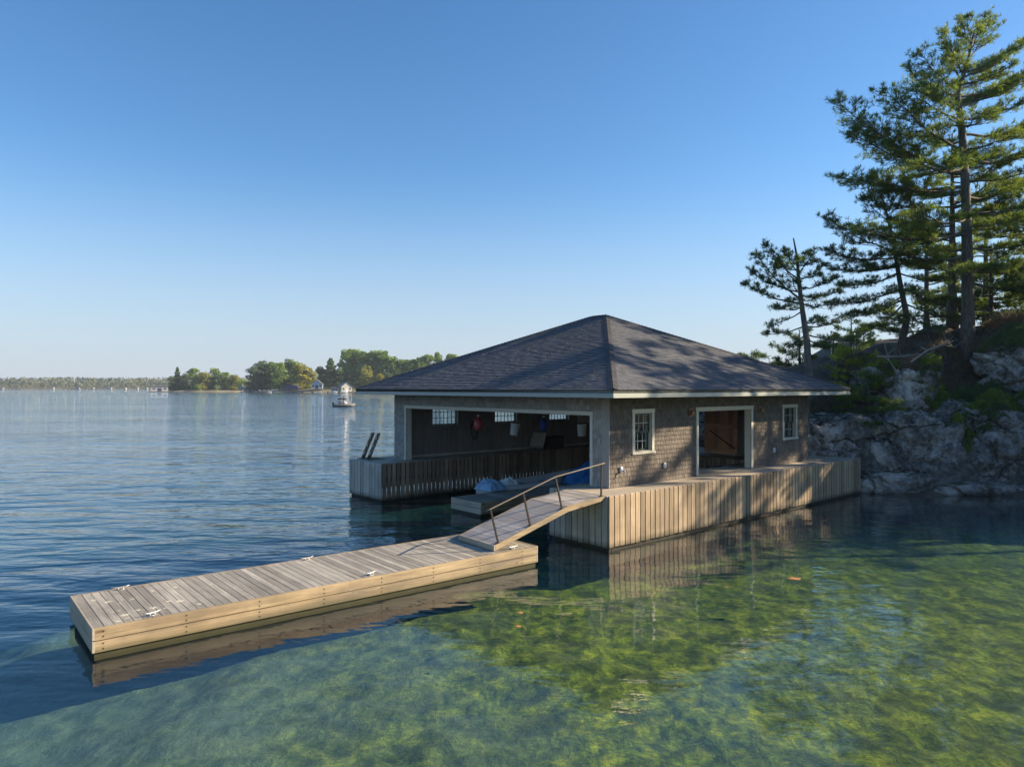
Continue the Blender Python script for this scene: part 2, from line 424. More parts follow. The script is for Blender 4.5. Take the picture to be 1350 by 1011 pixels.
def bed_z(X, Y):
    # weedy shelf at the right, a teal slope in the middle, deep at the left and beyond the dock
    n_ = vnoise(X + 500, Y + 500, 0.22, 3, 4) - 0.5
    s1 = 16.0 + (X + 13.5) * 0.43 - Y + 3.0 * n_
    d = 7.0 - 5.0 * smooth(-5.0, 3.0, s1) * smooth(-17, -9, X + 3 * n_)
    d = d - 4.0 * smooth(-6.5, 3.5, X - 0.10 * (Y - 9) + 3.0 * (vnoise(X + 200, Y + 900, 0.25, 8, 4) - 0.5)) * smooth(34, 20, Y) - 0.5 * smooth(13, 7, Y) * smooth(-7, 0, X)
    d = np.maximum(d, 1.25 + 0.35 * smooth(10, 2, X) + 0.06 * np.maximum(Y - 12, 0))
    d = d * 0.48
    far = smooth(60, 160, np.hypot(X, Y - 15))
    d = d * (1 - far) + 9.0 * far
    d = d - 0.16 * (vnoise(X + 300, Y + 300, 0.9, 11, 4) - 0.5)
    d = d - 0.09 * (vnoise(X + 700, Y + 100, 3.5, 23, 3) - 0.5)
    return -np.maximum(d, 0.35)

def grid_obj(name, xs, ys, zf, mat, smoothf=True):
    X, Y = np.meshgrid(xs, ys, indexing='ij'); Z = zf(X, Y)
    V = np.stack([X, Y, Z], -1).reshape(-1, 3)
    nx, ny = len(xs), len(ys)
    i, j = np.meshgrid(np.arange(nx - 1), np.arange(ny - 1), indexing='ij'); a = (i * ny + j).ravel()
    Fc = np.stack([a, a + ny, a + ny + 1, a + 1], -1)
    return np_mesh(name, V, Fc, mat, None, smoothf)

def spread(a, b, fine, lo, hi, g=1.25):
    xs = list(np.arange(a, b + 1e-6, fine)); st = fine; x = b
    while x < hi: st *= g; x += st; xs.append(min(x, hi))
    st = fine; x = a
    while x > lo: st *= g; x -= st; xs.insert(0, max(x, lo))
    return np.array(xs)

def m_bed():
    t = NT('weedy_lake_bed'); v = t.coords(kind='World')
    n1 = t.noise(v, 0.55, 6, 0.6, 0.5); n2 = t.noise(t.coords((1, 0.6, 1), (0, 0, 0.5), 'World'), 3.4, 9, 0.74, 0.35); n3 = t.noise(t.coords((0.45, 1.0, 1), (0, 0, 0.35), 'World'), 15, 6, 0.75, 0.3)
    weed = t.ramp(n2, [(0.38, (0.022, 0.044, 0.002)), (0.5, (0.115, 0.155, 0.004)), (0.64, (0.31, 0.325, 0.012))])
    weed = t.mix(0.75, weed, t.ramp(n3, [(0.34, 0.12), (0.66, 0.88)]), 'OVERLAY')
    n5 = t.noise(v, 1.3, 5, 0.62, 0.4)
    weed = t.mix(t.ramp(n5, [(0.46, 0.0), (0.62, 0.72)]), weed, (0.018, 0.034, 0.004))
    n6 = t.noise(v, 0.7, 4, 0.6)
    weed = t.mix(t.ramp(n6, [(0.55, 0.0), (0.72, 0.2)]), weed, (0.30, 0.27, 0.10))
    silt = t.ramp(n2, [(0.35, (0.05, 0.085, 0.06)), (0.65, (0.16, 0.215, 0.16))])
    z = t.n('SeparateXYZ', Vector=v).outputs[2]
    xx = t.n('SeparateXYZ', Vector=v).outputs[0]
    zz = t.math('ADD', t.math('ADD', t.math('MULTIPLY', xx, 0.045), 0.32), t.math('MULTIPLY', n1, 0.6))
    col = t.mix(t.ramp(zz, [(0.34, 0.06), (0.66, 1.0)]), silt, weed)
    return t.fin(col, 0.95, t.bump(t.math('ADD', n2, t.math('MULTIPLY', n3, 0.3)), 0.6, 0.15))
xs = spread(-12, 17, 0.1, -7000, 7000); ys = spread(7, 24, 0.1, -7000, 7000)
bed = grid_obj('lake_bed', xs, ys, bed_z, m_bed()); tag(bed, kind='structure')

def m_water():
    t = NT('lake_water')
    v = t.coords(kind='World')
    sep = t.n('SeparateXYZ', Vector=v)
    # ripple strength: open water is ruffled, the sheltered cove in front of the dock nearly calm
    lee = t.n('MapRange', {'interpolation_type': 'SMOOTHSTEP'}, Value=t.math('SUBTRACT', sep.outputs[1], t.math('MULTIPLY', sep.outputs[0], 0.80)), From_Min=13.0, From_Max=24.0, To_Min=0.22, To_Max=1.0).outputs[0]
    patch = t.n('MapRange', Value=t.noise(t.coords((0.35, 1, 1), kind='World'), 0.045, 3), From_Min=0.35, From_Max=0.65, To_Min=0.55, To_Max=1.15).outputs[0]
    amp = t.math('MULTIPLY', lee, patch)
    w1 = t.noise(t.coords((0.42, 1.0, 1), (0, 0, 0.12), 'World'), 1.15, 3, 0.5, 0.3)
    w2 = t.noise(t.coords((0.55, 1.0, 1), (0, 0, -0.25), 'World'), 4.2, 3, 0.5, 0.2)
    w3 = t.noise(t.coords((0.5, 1.0, 1), (0, 0, 0.1), 'World'), 0.33, 2, 0.5)
    h = t.math('ADD', t.math('ADD', t.math('MULTIPLY', w1, 0.60), t.math('MULTIPLY', w2, 0.10)), t.math('MULTIPLY', w3, 1.0))
    h = t.math('MULTIPLY', h, amp)
    nrm = t.bump(h, 1.0, 0.22)
    geo = t.n('NewGeometry')
    cs = t.math('ABSOLUTE', t.n('VectorMath', {'operation': 'DOT_PRODUCT'}, _0=geo.outputs['Incoming'], _1=nrm).outputs['Value'])
    fr = t.n('Math', {'operation': 'MULTIPLY_ADD'}, _0=t.math('POWER', t.math('SUBTRACT', 1.0, cs, True), 5.0), _1=0.98, _2=0.02)
    gl = t.n('BsdfGlossy', Color=(1, 1, 1), Roughness=0.015, Normal=nrm)
    tr = t.n('BsdfTransparent', Color=(0.97, 0.99, 0.985))
    mx = t.n('MixShader', _0=fr.outputs[0], _1=tr.outputs[0], _2=gl.outputs[0])
    t.t.links.new(mx.outputs[0], t.out.inputs[0])
    ab = t.n('VolumeAbsorption', Color=(0.32, 0.61, 0.54), Density=0.19)
    scn = t.n('VolumeScatter', Color=(0.06, 0.34, 0.95), Density=0.026, Anisotropy=0.2)
    vol = t.n('AddShader', _0=ab.outputs[0], _1=scn.outputs[0])
    t.t.links.new(vol.outputs[0], t.out.inputs[1])
    return t.m
mb = MB(); mb.box(-6500, 6500, -6500, 6500, -40, 0)
wat = mb.build('lake_water', m_water()); tag(wat, kind='structure')

# ------------------------------------------------------------------ the pier (slatted crib deck) : local frame u, v from its near corner
P0 = Vector((2.49, 18.22, 0.0)); TH = math.atan2(0.660, 0.751)
DZ = 1.40
def W(u, v, z=0):      # local -> world
    return Vector((P0.x + 0.751 * u - 0.660 * v, P0.y + 0.660 * u + 0.751 * v, z))
UL = 15.1; VW = 13.1; UF = -0.3; VR = 2.2; VL = 10.7; UB = 11.0

pier = thing('slatted_pier', 'large U-shaped timber pier with vertical slat skirts carrying the boathouse', 'pier', P0, TH)
def deck_boards(mb, u0, u1, v0, v1, z, w=0.14, gap=0.008, th=0.04, along='u'):
    if along == 'u':
        y = v0
        while y < v1 - 0.02:
            x = u0; e = min(y + w - gap, v1)
            while x < u1:
                L = min(u1, x + random.uniform(3.2, 4.8))
                if u1 - L < 0.8: L = u1
                mb.box(x, L - 0.004, y, e, z - th, z + random.uniform(-0.002, 0.002)); x = L
            y += w
    else:
        x = u0
        while x < u1 - 0.02:
            e = min(x + w - gap, u1)
            mb.box(x, e, v0, v1, z - th, z + random.uniform(-0.002, 0.002)); x += w
mb = MB()
deck_boards(mb, 0.045, UL - 0.045, 0.045, VR - 0.045, DZ)
deck_boards(mb, UF + 0.045, UL - 0.045, VL + 0.045, VW - 0.045, DZ)
deck_boards(mb, UB + 0.045, UL - 0.045, VR - 0.044, VL + 0.044, DZ)
mb.build('deck', M['pier_deck'], pier)

def skirt(a, b, nrm_, name_mat, z0=0.08, z1=DZ + 0.004, w=0.178, gap=0.034, th=0.045, gapfn=None):
    """slats along the line a-b (local), thickness inward from the line; nrm_ = outward"""
    mb = MB(); a = Vector(a); b = Vector(b); d = (b - a); L = d.length; d.normalize(); n = Vector(nrm_)
    k = round(L / (w + gap)); p = L / k
    for i in range(k):
        s0 = i * p + gap / 2; s1 = (i + 1) * p - gap / 2
        o = random.uniform(-0.003, 0.003); zb = z0 + random.uniform(-0.01, 0.012); zt = z1
        c = 0.018                                           # eased top edge and corners
        q0 = a + d * s0; q1 = a + d * s1; inn = -n * th; out = n * o
        pts = []
        for z, e, ins in ((zb, 0.0, 0.0), (zt - c, 0.0, 0.0), (zt, c * 0.6, c)):
            pts += [q0 + d * e + out - n * ins + Vector((0, 0, z)), q1 - d * e + out - n * ins + Vector((0, 0, z)), q1 - d * e + inn + Vector((0, 0, z)), q0 + d * e + inn + Vector((0, 0, z))]
        F_ = [(0, 3, 2, 1), (8, 9, 10, 11)]
        for r_ in (0, 4):
            for m_ in range(4):
                m2 = (m_ + 1) % 4; F_.append((r_ + m_, r_ + m2, r_ + 4 + m2, r_ + 4 + m_))
        mb.add(pts, F_)
    return mb.build('slat_skirt', M[name_mat], pier)
skirt((0, 0), (UL, 0), (0, -1), 'skirt') if False else None
V3 = lambda x, y: (x, y, 0)
skirt(V3(0, 0), V3(UL, 0), (0, -1, 0), 'skirt')
skirt(V3(0, 0.05), V3(0, VR), (-1, 0, 0), 'skirt_grey')
skirt(V3(0.05, VR), V3(UB, VR), (0, 1, 0), 'skirt_in')
skirt(V3(UB, VR + 0.05), V3(UB, VL - 0.05), (-1, 0, 0), 'skirt_in')
skirt(V3(UF + 0.05, VL), V3(UB - 0.05, VL), (0, -1, 0), 'skirt_in', w=0.15, gap=0.05, z0=0.05)
skirt(V3(UF, VL), V3(UF, VW), (-1, 0, 0), 'skirt_grey')
skirt(V3(UF + 0.05, VW), V3(UL, VW), (0, 1, 0), 'skirt', w=0.15, gap=0.07, z0=0.15)
skirt(V3(UL, 0.05), V3(UL, VW - 0.05), (1, 0, 0), 'skirt')
# crib framing under the deck: joists, beams, posts into the water, plus low gap-darkening boxes
mb = MB()
for (v_, ) in ((0.13,), (1.05,), (2.06,), (10.84,), (11.9,), (12.97,)):
    u0 = 0.1 if v_ < 5 else UF + 0.1
    mb.box(u0, UL - 0.1, v_ - 0.06, v_ + 0.06, DZ - 0.28, DZ - 0.042)
    if v_ in (0.13, 2.06, 10.84): mb.box(u0, UL - 0.1, v_ - 0.045, v_ + 0.045, 0.72, 0.86)
for u_ in (11.14, 12.9, 14.9): mb.box(u_ - 0.06, u_ + 0.06, 2.2, 10.7, DZ - 0.28, DZ - 0.045)
for (x0, x1, y0, y1) in ((UF + 0.07, UF + 0.17, VL + 0.07, VW - 0.07), (UF + 0.18, UL - 0.2, VL + 0.07, VL + 0.15), (0.07, 0.17, 0.07, VR - 0.07), (0.18, UL - 0.2, 0.07, 0.15), (0.18, UB, VR - 0.15, VR - 0.07)):
    mb.box(x0, x1, y0, y1, -0.4, 0.13)  # dark boxes added to blacken the gap between slats and water
mb.build('beam', M['dark_wood'], pier)
for (u_, v_) in [(u_, v_) for u_ in (6.2, 9.4, 13.0) for v_ in (1.1, 11.9)] + [(14.8, 4.5), (14.8, 8.5), (11.3, 4.5), (11.3, 8.5)]:
    mb = MB(); mb.box(u_ - 0.12, u_ + 0.12, v_ - 0.12, v_ + 0.12, -7, DZ - 0.29); mb.build('post', M['dark_wood'], pier)

# ------------------------------------------------------------------ the boathouse
HU0, HU1, HV0, HV1 = 1.15, 12.75, 1.0, 12.1; WT = 0.22
EZ = 3.97; APZ = 6.98; OV = 1.1
house = thing('boathouse', 'grey-brown shingled boathouse with a hip roof and two wide openings on the pier', 'boathouse', P0, TH)
FRONT = (1.69, 11.25, 1.0, 3.42)         # v range, z range of the boat opening
DOOR = (5.41, 8.57, 1.2, 3.46)
WIN_A = (2.25, 3.04, 2.34, 3.47); WIN_B = (10.86, 11.74, 2.34, 3.47)
WIN_FAR = [(2.80, 4.12, 2.64, 3.50), (6.12, 7.44, 2.64, 3.50), (9.46, 10.80, 2.64, 3.50)]
BACKO = (3.95, 6.6, 1.2, 3.46)
def wall(holes, axis, pos, outdir, a0, a1, mat, name='wall'):
    """axis 'u': wall runs along u at v=pos; outdir +-1"""
    mb = MB(); z0 = DZ + 0.01; z1 = EZ + 0.0
    core = sub_rects((a0, a1, z0, z1), holes)
    lo, hi = (pos, pos + WT) if outdir < 0 else (pos - WT, pos)
    for (x0, x1, y0, y1) in core:
        if axis == 'u': mb.box(x0, x1, lo, hi, y0, y1)
        else: mb.box(lo, hi, x0, x1, y0, y1)
    inner = mb.build(name, M['inner_wall'], house)
    sh = MB(); row = 0; z = z0; e = 0.135
    while z < z1 - 0.02:
        zt = min(z + e, z1); x = a0 - random.uniform(0, 0.1)
        while x < a1:
            w = random.uniform(0.09, 0.19)
            r0 = (max(x, a0), min(x + w - 0.011, a1), z, zt)
            if r0[1] - r0[0] > 0.01:
                drop = random.uniform(-0.004, 0.006)
                for (x0, x1, y0, y1) in sub_rects(r0, holes):
                    if y1 - y0 < 0.01 or x1 - x0 < 0.005: continue
                    o1 = 0.026 + random.uniform(-0.003, 0.004); o0 = 0.003; dz = drop if y0 == z and row else 0.0
                    s = outdir
                    if axis == 'u':
                        P = [(x0, pos + s * 0.001, y0 - dz), (x1, pos + s * 0.001, y0 - dz), (x1, pos + s * o1, y0 - dz), (x0, pos + s * o1, y0 - dz), (x0, pos + s * 0.001, y1), (x1, pos + s * 0.001, y1), (x1, pos + s * o0, y1), (x0, pos + s * o0, y1)]
                    else:
                        P = [(pos + s * 0.001, x0, y0 - dz), (pos + s * 0.001, x1, y0 - dz), (pos + s * o1, x1, y0 - dz), (pos + s * o1, x0, y0 - dz), (pos + s * 0.001, x0, y1), (pos + s * 0.001, x1, y1), (pos + s * o0, x1, y1), (pos + s * o0, x0, y1)]
                    sh.hexa(P)
            x += w
        z += e; row += 1
    sh.build('shingle_cladding', M[mat], inner)
    return inner
wall([DOOR, WIN_A, WIN_B], 'u', HV0, -1, HU0, HU1, 'wall_shingle')
wall([FRONT], 'v', HU0, -1, HV0 + WT + 0.002, HV1, 'wall_shingle_grey')
wall([tuple(w) for w in WIN_FAR], 'u', HV1, 1, HU0 + WT + 0.002, HU1, 'wall_shingle')
wall([BACKO], 'v', HU1, 1, HV0 + WT + 0.002, HV1 - WT - 0.002, 'wall_shingle')
mb = MB(); mb.box(HU0 - 0.024, HU0 - 0.001, HV0 - 0.024, HV0 + 0.245, DZ + 0.012, EZ - 0.002)
# corner shingle return on the gable side
mb.build('corner_board', M['wall_shingle_grey'], house)

def frame_trim(rect, axis, pos, outdir, w=0.12, d=0.03, sill=False, name='trim', bottom=True, reveal=WT):
    a0, a1, z0, z1 = rect; s = outdir; mb = MB()
    def bx(x0, x1, y0, y1, dd=d):
        lo, hi = sorted((pos + s * dd, pos - s * 0.004))
        if axis == 'u': mb.box(x0, x1, lo, hi, y0, y1)
        else: mb.box(lo, hi, x0, x1, y0, y1)
    bx(a0 - w, a0, z0, z1); bx(a1, a1 + w, z0, z1); bx(a0 - w - 0.02, a1 + w + 0.02, z1, z1 + w, d + 0.006)
    if bottom: bx(a0 - w - 0.03, a1 + w + 0.03, z0 - w * 0.55, z0, d + 0.03)
    # reveal lining
    t_ = 0.018
    def bl(x0, x1, y0, y1):
        lo, hi = sorted((pos - s * 0.005, pos - s * reveal))
        if axis == 'u': mb.box(x0, x1, lo, hi, y0, y1)
        else: mb.box(lo, hi, x0, x1, y0, y1)
    bl(a0 + 0.001, a0 + t_, z0, z1 - 0.001); bl(a1 - t_, a1 - 0.001, z0, z1 - 0.001); bl(a0 + t_, a1 - t_, z1 - t_, z1 - 0.001)
    if bottom: bl(a0 + t_, a1 - t_, z0 + 0.001, z0 + t_)
    return mb.build(name, M['trim'], house)
d0 = (DOOR[0], DOOR[1], DZ + 0.012, DOOR[3]); f0 = (FRONT[0], FRONT[1], DZ + 0.012, FRONT[3]); b0_ = (BACKO[0], BACKO[1], DZ + 0.012, BACKO[3])
frame_trim(d0, 'u', HV0, -1, 0.12, 0.035, name='door_frame', bottom=False)
frame_trim(f0, 'v', HU0, -1, 0.10, 0.035, name='boat_opening_frame', bottom=False)
frame_trim(b0_, 'v', HU1, 1, 0.12, 0.035, name='door_frame', bottom=False)

def window(rect, axis, pos, outdir, cols, rows, double=True, dark=True):
    a0, a1, z0, z1 = rect
    fr = frame_trim(rect, axis, pos, outdir, 0.11, 0.03, name='window')
    s = outdir
    def bxm(mb, x0, x1, d0_, d1_, y0, y1):
        lo, hi = sorted((pos - s * d0_, pos - s * d1_))
        if axis == 'u': mb.box(x0, x1, lo, hi, y0, y1)
        else: mb.box(lo, hi, x0, x1, y0, y1)
    a0 += 0.018; a1 -= 0.018; z0 += 0.018; z1 -= 0.018
    zm = (z0 + z1) / 2
    sashes = [(z0, zm + 0.02, 0.10), (zm - 0.02, z1, 0.06)] if double else [(z0, z1, 0.08)]
    for (s0, s1, dep) in sashes:
        mb = MB(); w = 0.045
        bxm(mb, a0, a0 + w, dep, dep + 0.035, s0, s1); bxm(mb, a1 - w, a1, dep, dep + 0.035, s0, s1)
        bxm(mb, a0 + w, a1 - w, dep, dep + 0.035, s0, s0 + w); bxm(mb, a0 + w, a1 - w, dep, dep + 0.035, s1 - w, s1)
        sash = mb.build('sash', M['sash'], fr)
    for (s0, s1, dep) in sashes:
        mb = MB(); w = 0.045; r_ = rows
        for i in range(1, cols):
            x = a0 + w + (a1 - a0 - 2 * w) * i / cols; bxm(mb, x - 0.011, x + 0.011, dep + 0.004, dep + 0.03, s0 + w, s1 - w)
        for j in range(1, r_):
            y = s0 + w + (s1 - s0 - 2 * w) * j / r_; bxm(mb, a0 + w, a1 - w, dep + 0.006, dep + 0.028, y - 0.011, y + 0.011)
        mb.build('muntin', M['muntin'] if dark else M['sash'], fr)
        g = MB(); bxm(g, a0 + w, a1 - w, dep + 0.015, dep + 0.02, s0 + w, s1 - w); g.build('pane', M['glass'], fr)
    return fr
window(WIN_A, 'u', HV0, -1, 3, 2); window(WIN_B, 'u', HV0, -1, 3, 2)
for w_ in WIN_FAR: window(w_, 'u', HV1, 1, 6, 3, double=False, dark=False)

# header thickness inside front opening (box beam) and interior posts, wall shelf line
mb = MB()
mb.box(HU0 + WT + 0.003, HU0 + WT + 0.12, HV0 + WT + 0.01, HV1 - WT - 0.01, 3.46, EZ - 0.03)
mb.box(HU0 + WT + 0.003, HU1 - WT - 0.01, HV1 - WT - 0.13, HV1 - WT - 0.003, DZ + 0.015, DZ + 0.11)   # pale kick board
mb.build('interior_beam', M['skirt_grey'], house)
# rafters and collar ties inside the roof
mb = MB()
for u_ in np.arange(2.4, 12.4, 1.2):
    mb.box(u_ - 0.03, u_ + 0.03, HV0 + WT + 0.01, HV1 - WT - 0.01, 3.74, 3.92)
mb.build('ceiling_joist', M['dark_wood'], house)

# interior brown sliding door on the back wall and second door leaf
dr = MB(); dv0, dv1, dz0, dz1 = 3.85, 5.42, DZ + 0.02, 3.62; du = HU1 - WT - 0.06
n_ = 7
for i in range(n_):
    a = dv0 + (dv1 - dv0) * i / n_; b = dv0 + (dv1 - dv0) * (i + 1) / n_
    dr.box(du, du + 0.04, a + 0.003, b - 0.003, dz0, dz1)
door = dr.build('barn_door', M['barn'], house)
mb = MB()
for z_ in (dz0 + 0.02, (dz0 + dz1) / 2 - 0.02, dz1 - 0.2): mb.box(du - 0.03, du - 0.002, dv0, dv1, z_, z_ + 0.17)
mb.box(du - 0.028, du - 0.002, dv0, dv0 + 0.15, dz0 + 0.192, dz1 - 0.202); mb.box(du - 0.028, du - 0.002, dv1 - 0.15, dv1, dz0 + 0.192, dz1 - 0.202)
mb.build('door_rail', M['barn_rail'], door)
mb = MB(); mb.bar((du - 0.05, dv0 + 0.1, dz0 + 0.25), (du - 0.05, dv1 - 0.25, dz0 + 0.98), 0.035, 0.05, (1, 0, 0)); mb.build('door_brace', M['dark_wood'], door)

# wall lights and outlet boxes on the sunny wall
def lamp(u_, z_):
    mb = MB(); mb.box(u_ - 0.09, u_ + 0.09, HV0 - 0.05, HV0 - 0.018, z_ - 0.12, z_ + 0.12); o = mb.build('wall_lamp', M['copper'], house)
    mb = MB(); mb.lathe([(0.0, 0.09), (0.045, 0.085), (0.06, 0.0), (0.055, -0.09), (0.0, -0.1)], (u_, HV0 - 0.11, z_), 12); mb.box(u_ - 0.01, u_ + 0.01, HV0 - 0.07, HV0 - 0.045, z_ - 0.02, z_ + 0.02); mb.build('lamp_shade', M['copper'], o, True)
lamp(4.97, 3.42); lamp(9.15, 3.42)
def outlet(u_, z_, m='white'):
    mb = MB(); mb.box(u_ - 0.05, u_ + 0.05, HV0 - 0.075, HV0 - 0.018, z_ - 0.075, z_ + 0.075); o = mb.build('outlet_box', M[m], house, bevel=0.008)
    mb = MB(); mb.box(u_ - 0.03, u_ + 0.03, HV0 - 0.082, HV0 - 0.0755, z_ - 0.055, z_ + 0.02); mb.build('outlet_cover', M['outlet_blue'], o)
outlet(3.62, 2.0 - 0.12); outlet(10.1, 1.95); outlet(1.62, 1.9)
mb = MB(); mb.tube([(1.62, HV0 - 0.03, 1.86), (1.62, HV0 - 0.16, 1.86), (1.62, HV0 - 0.2, 1.80)], 0.018, 8); mb.lathe([(0.0, 0), (0.04, 0), (0.04, 0.012), (0, 0.012)], (1.62, HV0 - 0.14, 1.875), 10)
mb.build('tap', M['galv'], house)

# roof
E0u, E1u, E0v, E1v = HU0 - OV, HU1 + OV, HV0 - OV, HV1 + OV
RU = (HU0 + HU1) / 2; RV0, RV1 = 6.18, 6.92; RZ = APZ
EZT = 4.15
mb = MB()
c = [(E0u, E0v, EZT), (E1u, E0v, EZT), (E1u, E1v, EZT), (E0u, E1v, EZT), (RU, RV0, RZ), (RU, RV1, RZ)]
lowz = 0.10
cl = [(x, y, z - lowz) for x, y, z in c]
mb.add(c + cl, [(0, 1, 4), (1, 2, 5, 4), (2, 3, 5), (3, 0, 4, 5), (6, 10, 7), (7, 10, 11, 8), (8, 11, 9), (9, 11, 10, 6), (0, 6, 7, 1), (1, 7, 8, 2), (2, 8, 9, 3), (3, 9, 6, 0)])
roof = mb.build('roof', M['dark_wood'], house)
def slope(A, B, T0, T1, flip=False):
    """shingle courses on the face with eave A->B and top T0->T1 (T0 above A)"""
    A, B, T0, T1 = map(Vector, (A, B, T0, T1))
    ex = (B - A).normalized(); up = ((T0 + T1) / 2 - (A + B) / 2); up = up - ex * up.dot(ex); Ls = up.length; up.normalize()
    n = ex.cross(up).normalized()
    if n.z < 0: n = -n
    La = (B - A).length; a0 = (T0 - A).dot(ex); a1 = (T1 - A).dot(ex)
    sh = MB(); e = 0.145; y = -0.03; row = 0
    while y < Ls - 0.01:
        y1 = min(y + e, Ls)
        lim = lambda t: (a0 * max(t, 0) / Ls, La + (a1 - La) * max(t, 0) / Ls)
        l0, r0 = lim(y); l1, r1 = lim(y1)
        x = l0 - random.uniform(0, 0.3)
        while x < r0:
            w = random.choice([0.11, 0.16, 0.2, 0.26, 0.3]); gp = 0.004
            xa, xb = max(x, l0), min(x + w - gp, r0); ya, yb = min(max(x, l1), r1), max(min(x + w - gp, r1), l1)
            if xb - xa > 0.01:
                h = random.choice([0.012, 0.012, 0.018]); yy = y - random.uniform(0, 0.008)
                q = lambda s_, t_, h_: A + ex * s_ + up * t_ + n * h_
                sh.hexa([q(xa, yy, 0.002), q(xb, yy, 0.002), q(yb, y1, 0.002), q(ya, y1, 0.002), q(xa, yy, h + 0.012), q(xb, yy, h + 0.012), q(yb, y1, 0.004), q(ya, y1, 0.004)] if yb > ya + 0.002 else
                        [q(xa, yy, 0.002), q(xb, yy, 0.002), q(yb + .001, y1, 0.002), q(yb, y1, 0.002), q(xa, yy, h + 0.006), q(xb, yy, h + 0.006), q(yb + .001, y1, h), q(yb, y1, h)])
            x += w
        y += e; row += 1
    return sh.build('roof_shingles', M['roof_shingle'], roof)
slope(c[0], c[1], c[4], c[4]); slope(c[1], c[2], c[4], c[5]); slope(c[2], c[3], c[5], c[5]); slope(c[3], c[0], c[5], c[4])
def cap(a, b):
    a, b = Vector(a), Vector(b); d = b - a; L = d.length; d.normalize(); s_ = d.cross(Vector((0, 0, 1))).normalized(); up = s_.cross(d)
    mb = MB(); x = 0; e = 0.15
    while x < L:
        x1 = min(x + e + 0.04, L); w = 0.13; h0 = 0.05; h1 = 0.034; sag = 0.052
        p = lambda t_, sx, h_: a + d * t_ + s_ * sx + up * h_
        mb.add([p(x, -w, h0 - sag), p(x, 0, h0), p(x, w, h0 - sag), p(x1, -w, h1 - sag), p(x1, 0, h1), p(x1, w, h1 - sag), p(x, -w, h0 - sag - 0.02), p(x, w, h0 - sag - 0.02), p(x, 0, h0 - 0.02)],
               [(0, 1, 4, 3), (1, 2, 5, 4), (6, 8, 1, 0), (8, 7, 2, 1)])
        x += e
    return mb.build('hip_cap', M['roof_cap'], roof)
for i, t_ in ((0, 4), (1, 4), (2, 5), (3, 5)): cap(c[i], c[t_])
cap(c[4], c[5])
# soffit, fascia boards, gutter
mb = MB()
for (x0, x1, y0, y1) in sub_rects((E0u + 0.03, E1u - 0.03, E0v + 0.03, E1v - 0.03), [(HU0 + 0.1, HU1 - 0.1, HV0 + 0.1, HV1 - 0.1)]):
    mb.box(x0, x1, y0, y1, EZ + 0.003, EZ + 0.03)
mb.build('soffit', M['wall_shingle'], house)
def fascia_side(name, mat, off, z0, z1, th):
    a, b, c_, d = E0u - off, E1u + off, E0v - off, E1v + off
    for i, r_ in enumerate([(a, b, c_, c_ + th), (a, b, d - th, d), (a, a + th, c_ + th, d - th), (b - th, b, c_ + th, d - th)]):
        mb = MB(); mb.box(*r_, z0, z1); mb.build(name, M[mat], house)
fascia_side('fascia', 'fascia', 0.0, EZ - 0.0, EZT - 0.012, 0.028)
fascia_side('drip_edge', 'gutter', 0.03, EZ - 0.035, EZ + 0.05, 0.028)

# ------------------------------------------------------------------ things inside and around the boathouse
def lp(u, v, z): return W(u, v, z)
# hanging buckets and floats from the front header line
def hanging(name, label, cat, px, py, D, kind, mat, group=None):
    p = at(px, py, D)
    t = thing(name, label, cat, p, 0.4, group)
    rope = MB(); top = 3.84 - p.z
    rope.tube([(0, 0, 0.2), (0, 0, top)], 0.008, 6); 
    if kind == 'bucket':
        b = MB(); b.lathe([(0.0, -0.2), (0.13, -0.2), (0.16, 0.18), (0.17, 0.18), (0.17, 0.2), (0.15, 0.2), (0.12, -0.17), (0, -0.17)], n=20); b.build('bucket_body', M[mat], t, True)
        h = MB(); h.tube([(0.165 * math.cos(a), 0, 0.18 + 0.16 * math.sin(a)) for a in np.linspace(0, math.pi, 11)], 0.006, 6); h.build('handle', M['galv'], t)
        rope = MB(); rope.tube([(0, 0, 0.34), (0, 0, top)], 0.008, 6)
        l_ = MB(); l_.lathe([(0.147, -0.03), (0.154, 0.07)], n=20); 
    else:
        b = MB(); b.lathe([(0, -0.26), (0.09, -0.25), (0.15, -0.16), (0.16, 0.0), (0.13, 0.12), (0.06, 0.19), (0.035, 0.25), (0, 0.26)], n=20); b.build('float_body', M[mat], t, True)
        b = MB(); b.lathe([(0.03, 0.24), (0.05, 0.25), (0.05, 0.3), (0.03, 0.31), (0, 0.31)], n=12); b.build('cap', M['white'], t, True)
    rope.build('rope', M['dead'], t)
    return t
hanging('fender', 'red boat fender hanging from a rope in the boathouse opening', 'fender', 630.5, 558, 26.2, 'float', 'red')
hanging('bucket', 'white bucket hanging tilted near the middle of the boathouse opening', 'bucket', 678.5, 566, 25.0, 'bucket', 'white').rotation_euler = (0.12, 0.12, 0.4)
hanging('fender', 'blue boat fender hanging from a rope at the dark boathouse wall', 'fender', 716.5, 559, 26.5, 'float', 'blue')
hanging('bucket', 'white bucket hanging beside the right jamb of the boathouse opening', 'bucket', 767, 567, 24.0, 'bucket', 'white')
# tall thin coil of hose on the left wall
p = W(4.9, HV1 - WT - 0.05, 2.4)
hs = thing('hose', 'dark hose looped on hooks along the inside left wall', 'hose', p, TH)
mb = MB(); pts = []
for i in range(60):
    a = i / 59 * math.pi * 5; pts.append((0.18 * math.cos(a) * (1 + 0.1 * math.sin(3 * a)), -0.03 - 0.0008 * i, 0.42 * math.sin(a) * (0.8 + 0.2 * math.sin(a * .7))))
mb.tube(pts, 0.016, 6); mb.build('hose_loop', M['black'], hs); mb = MB(); mb.box(-0.03, 0.03, -0.08, 0.04, 0.38, 0.44); mb.build('hook', M['galv'], hs)
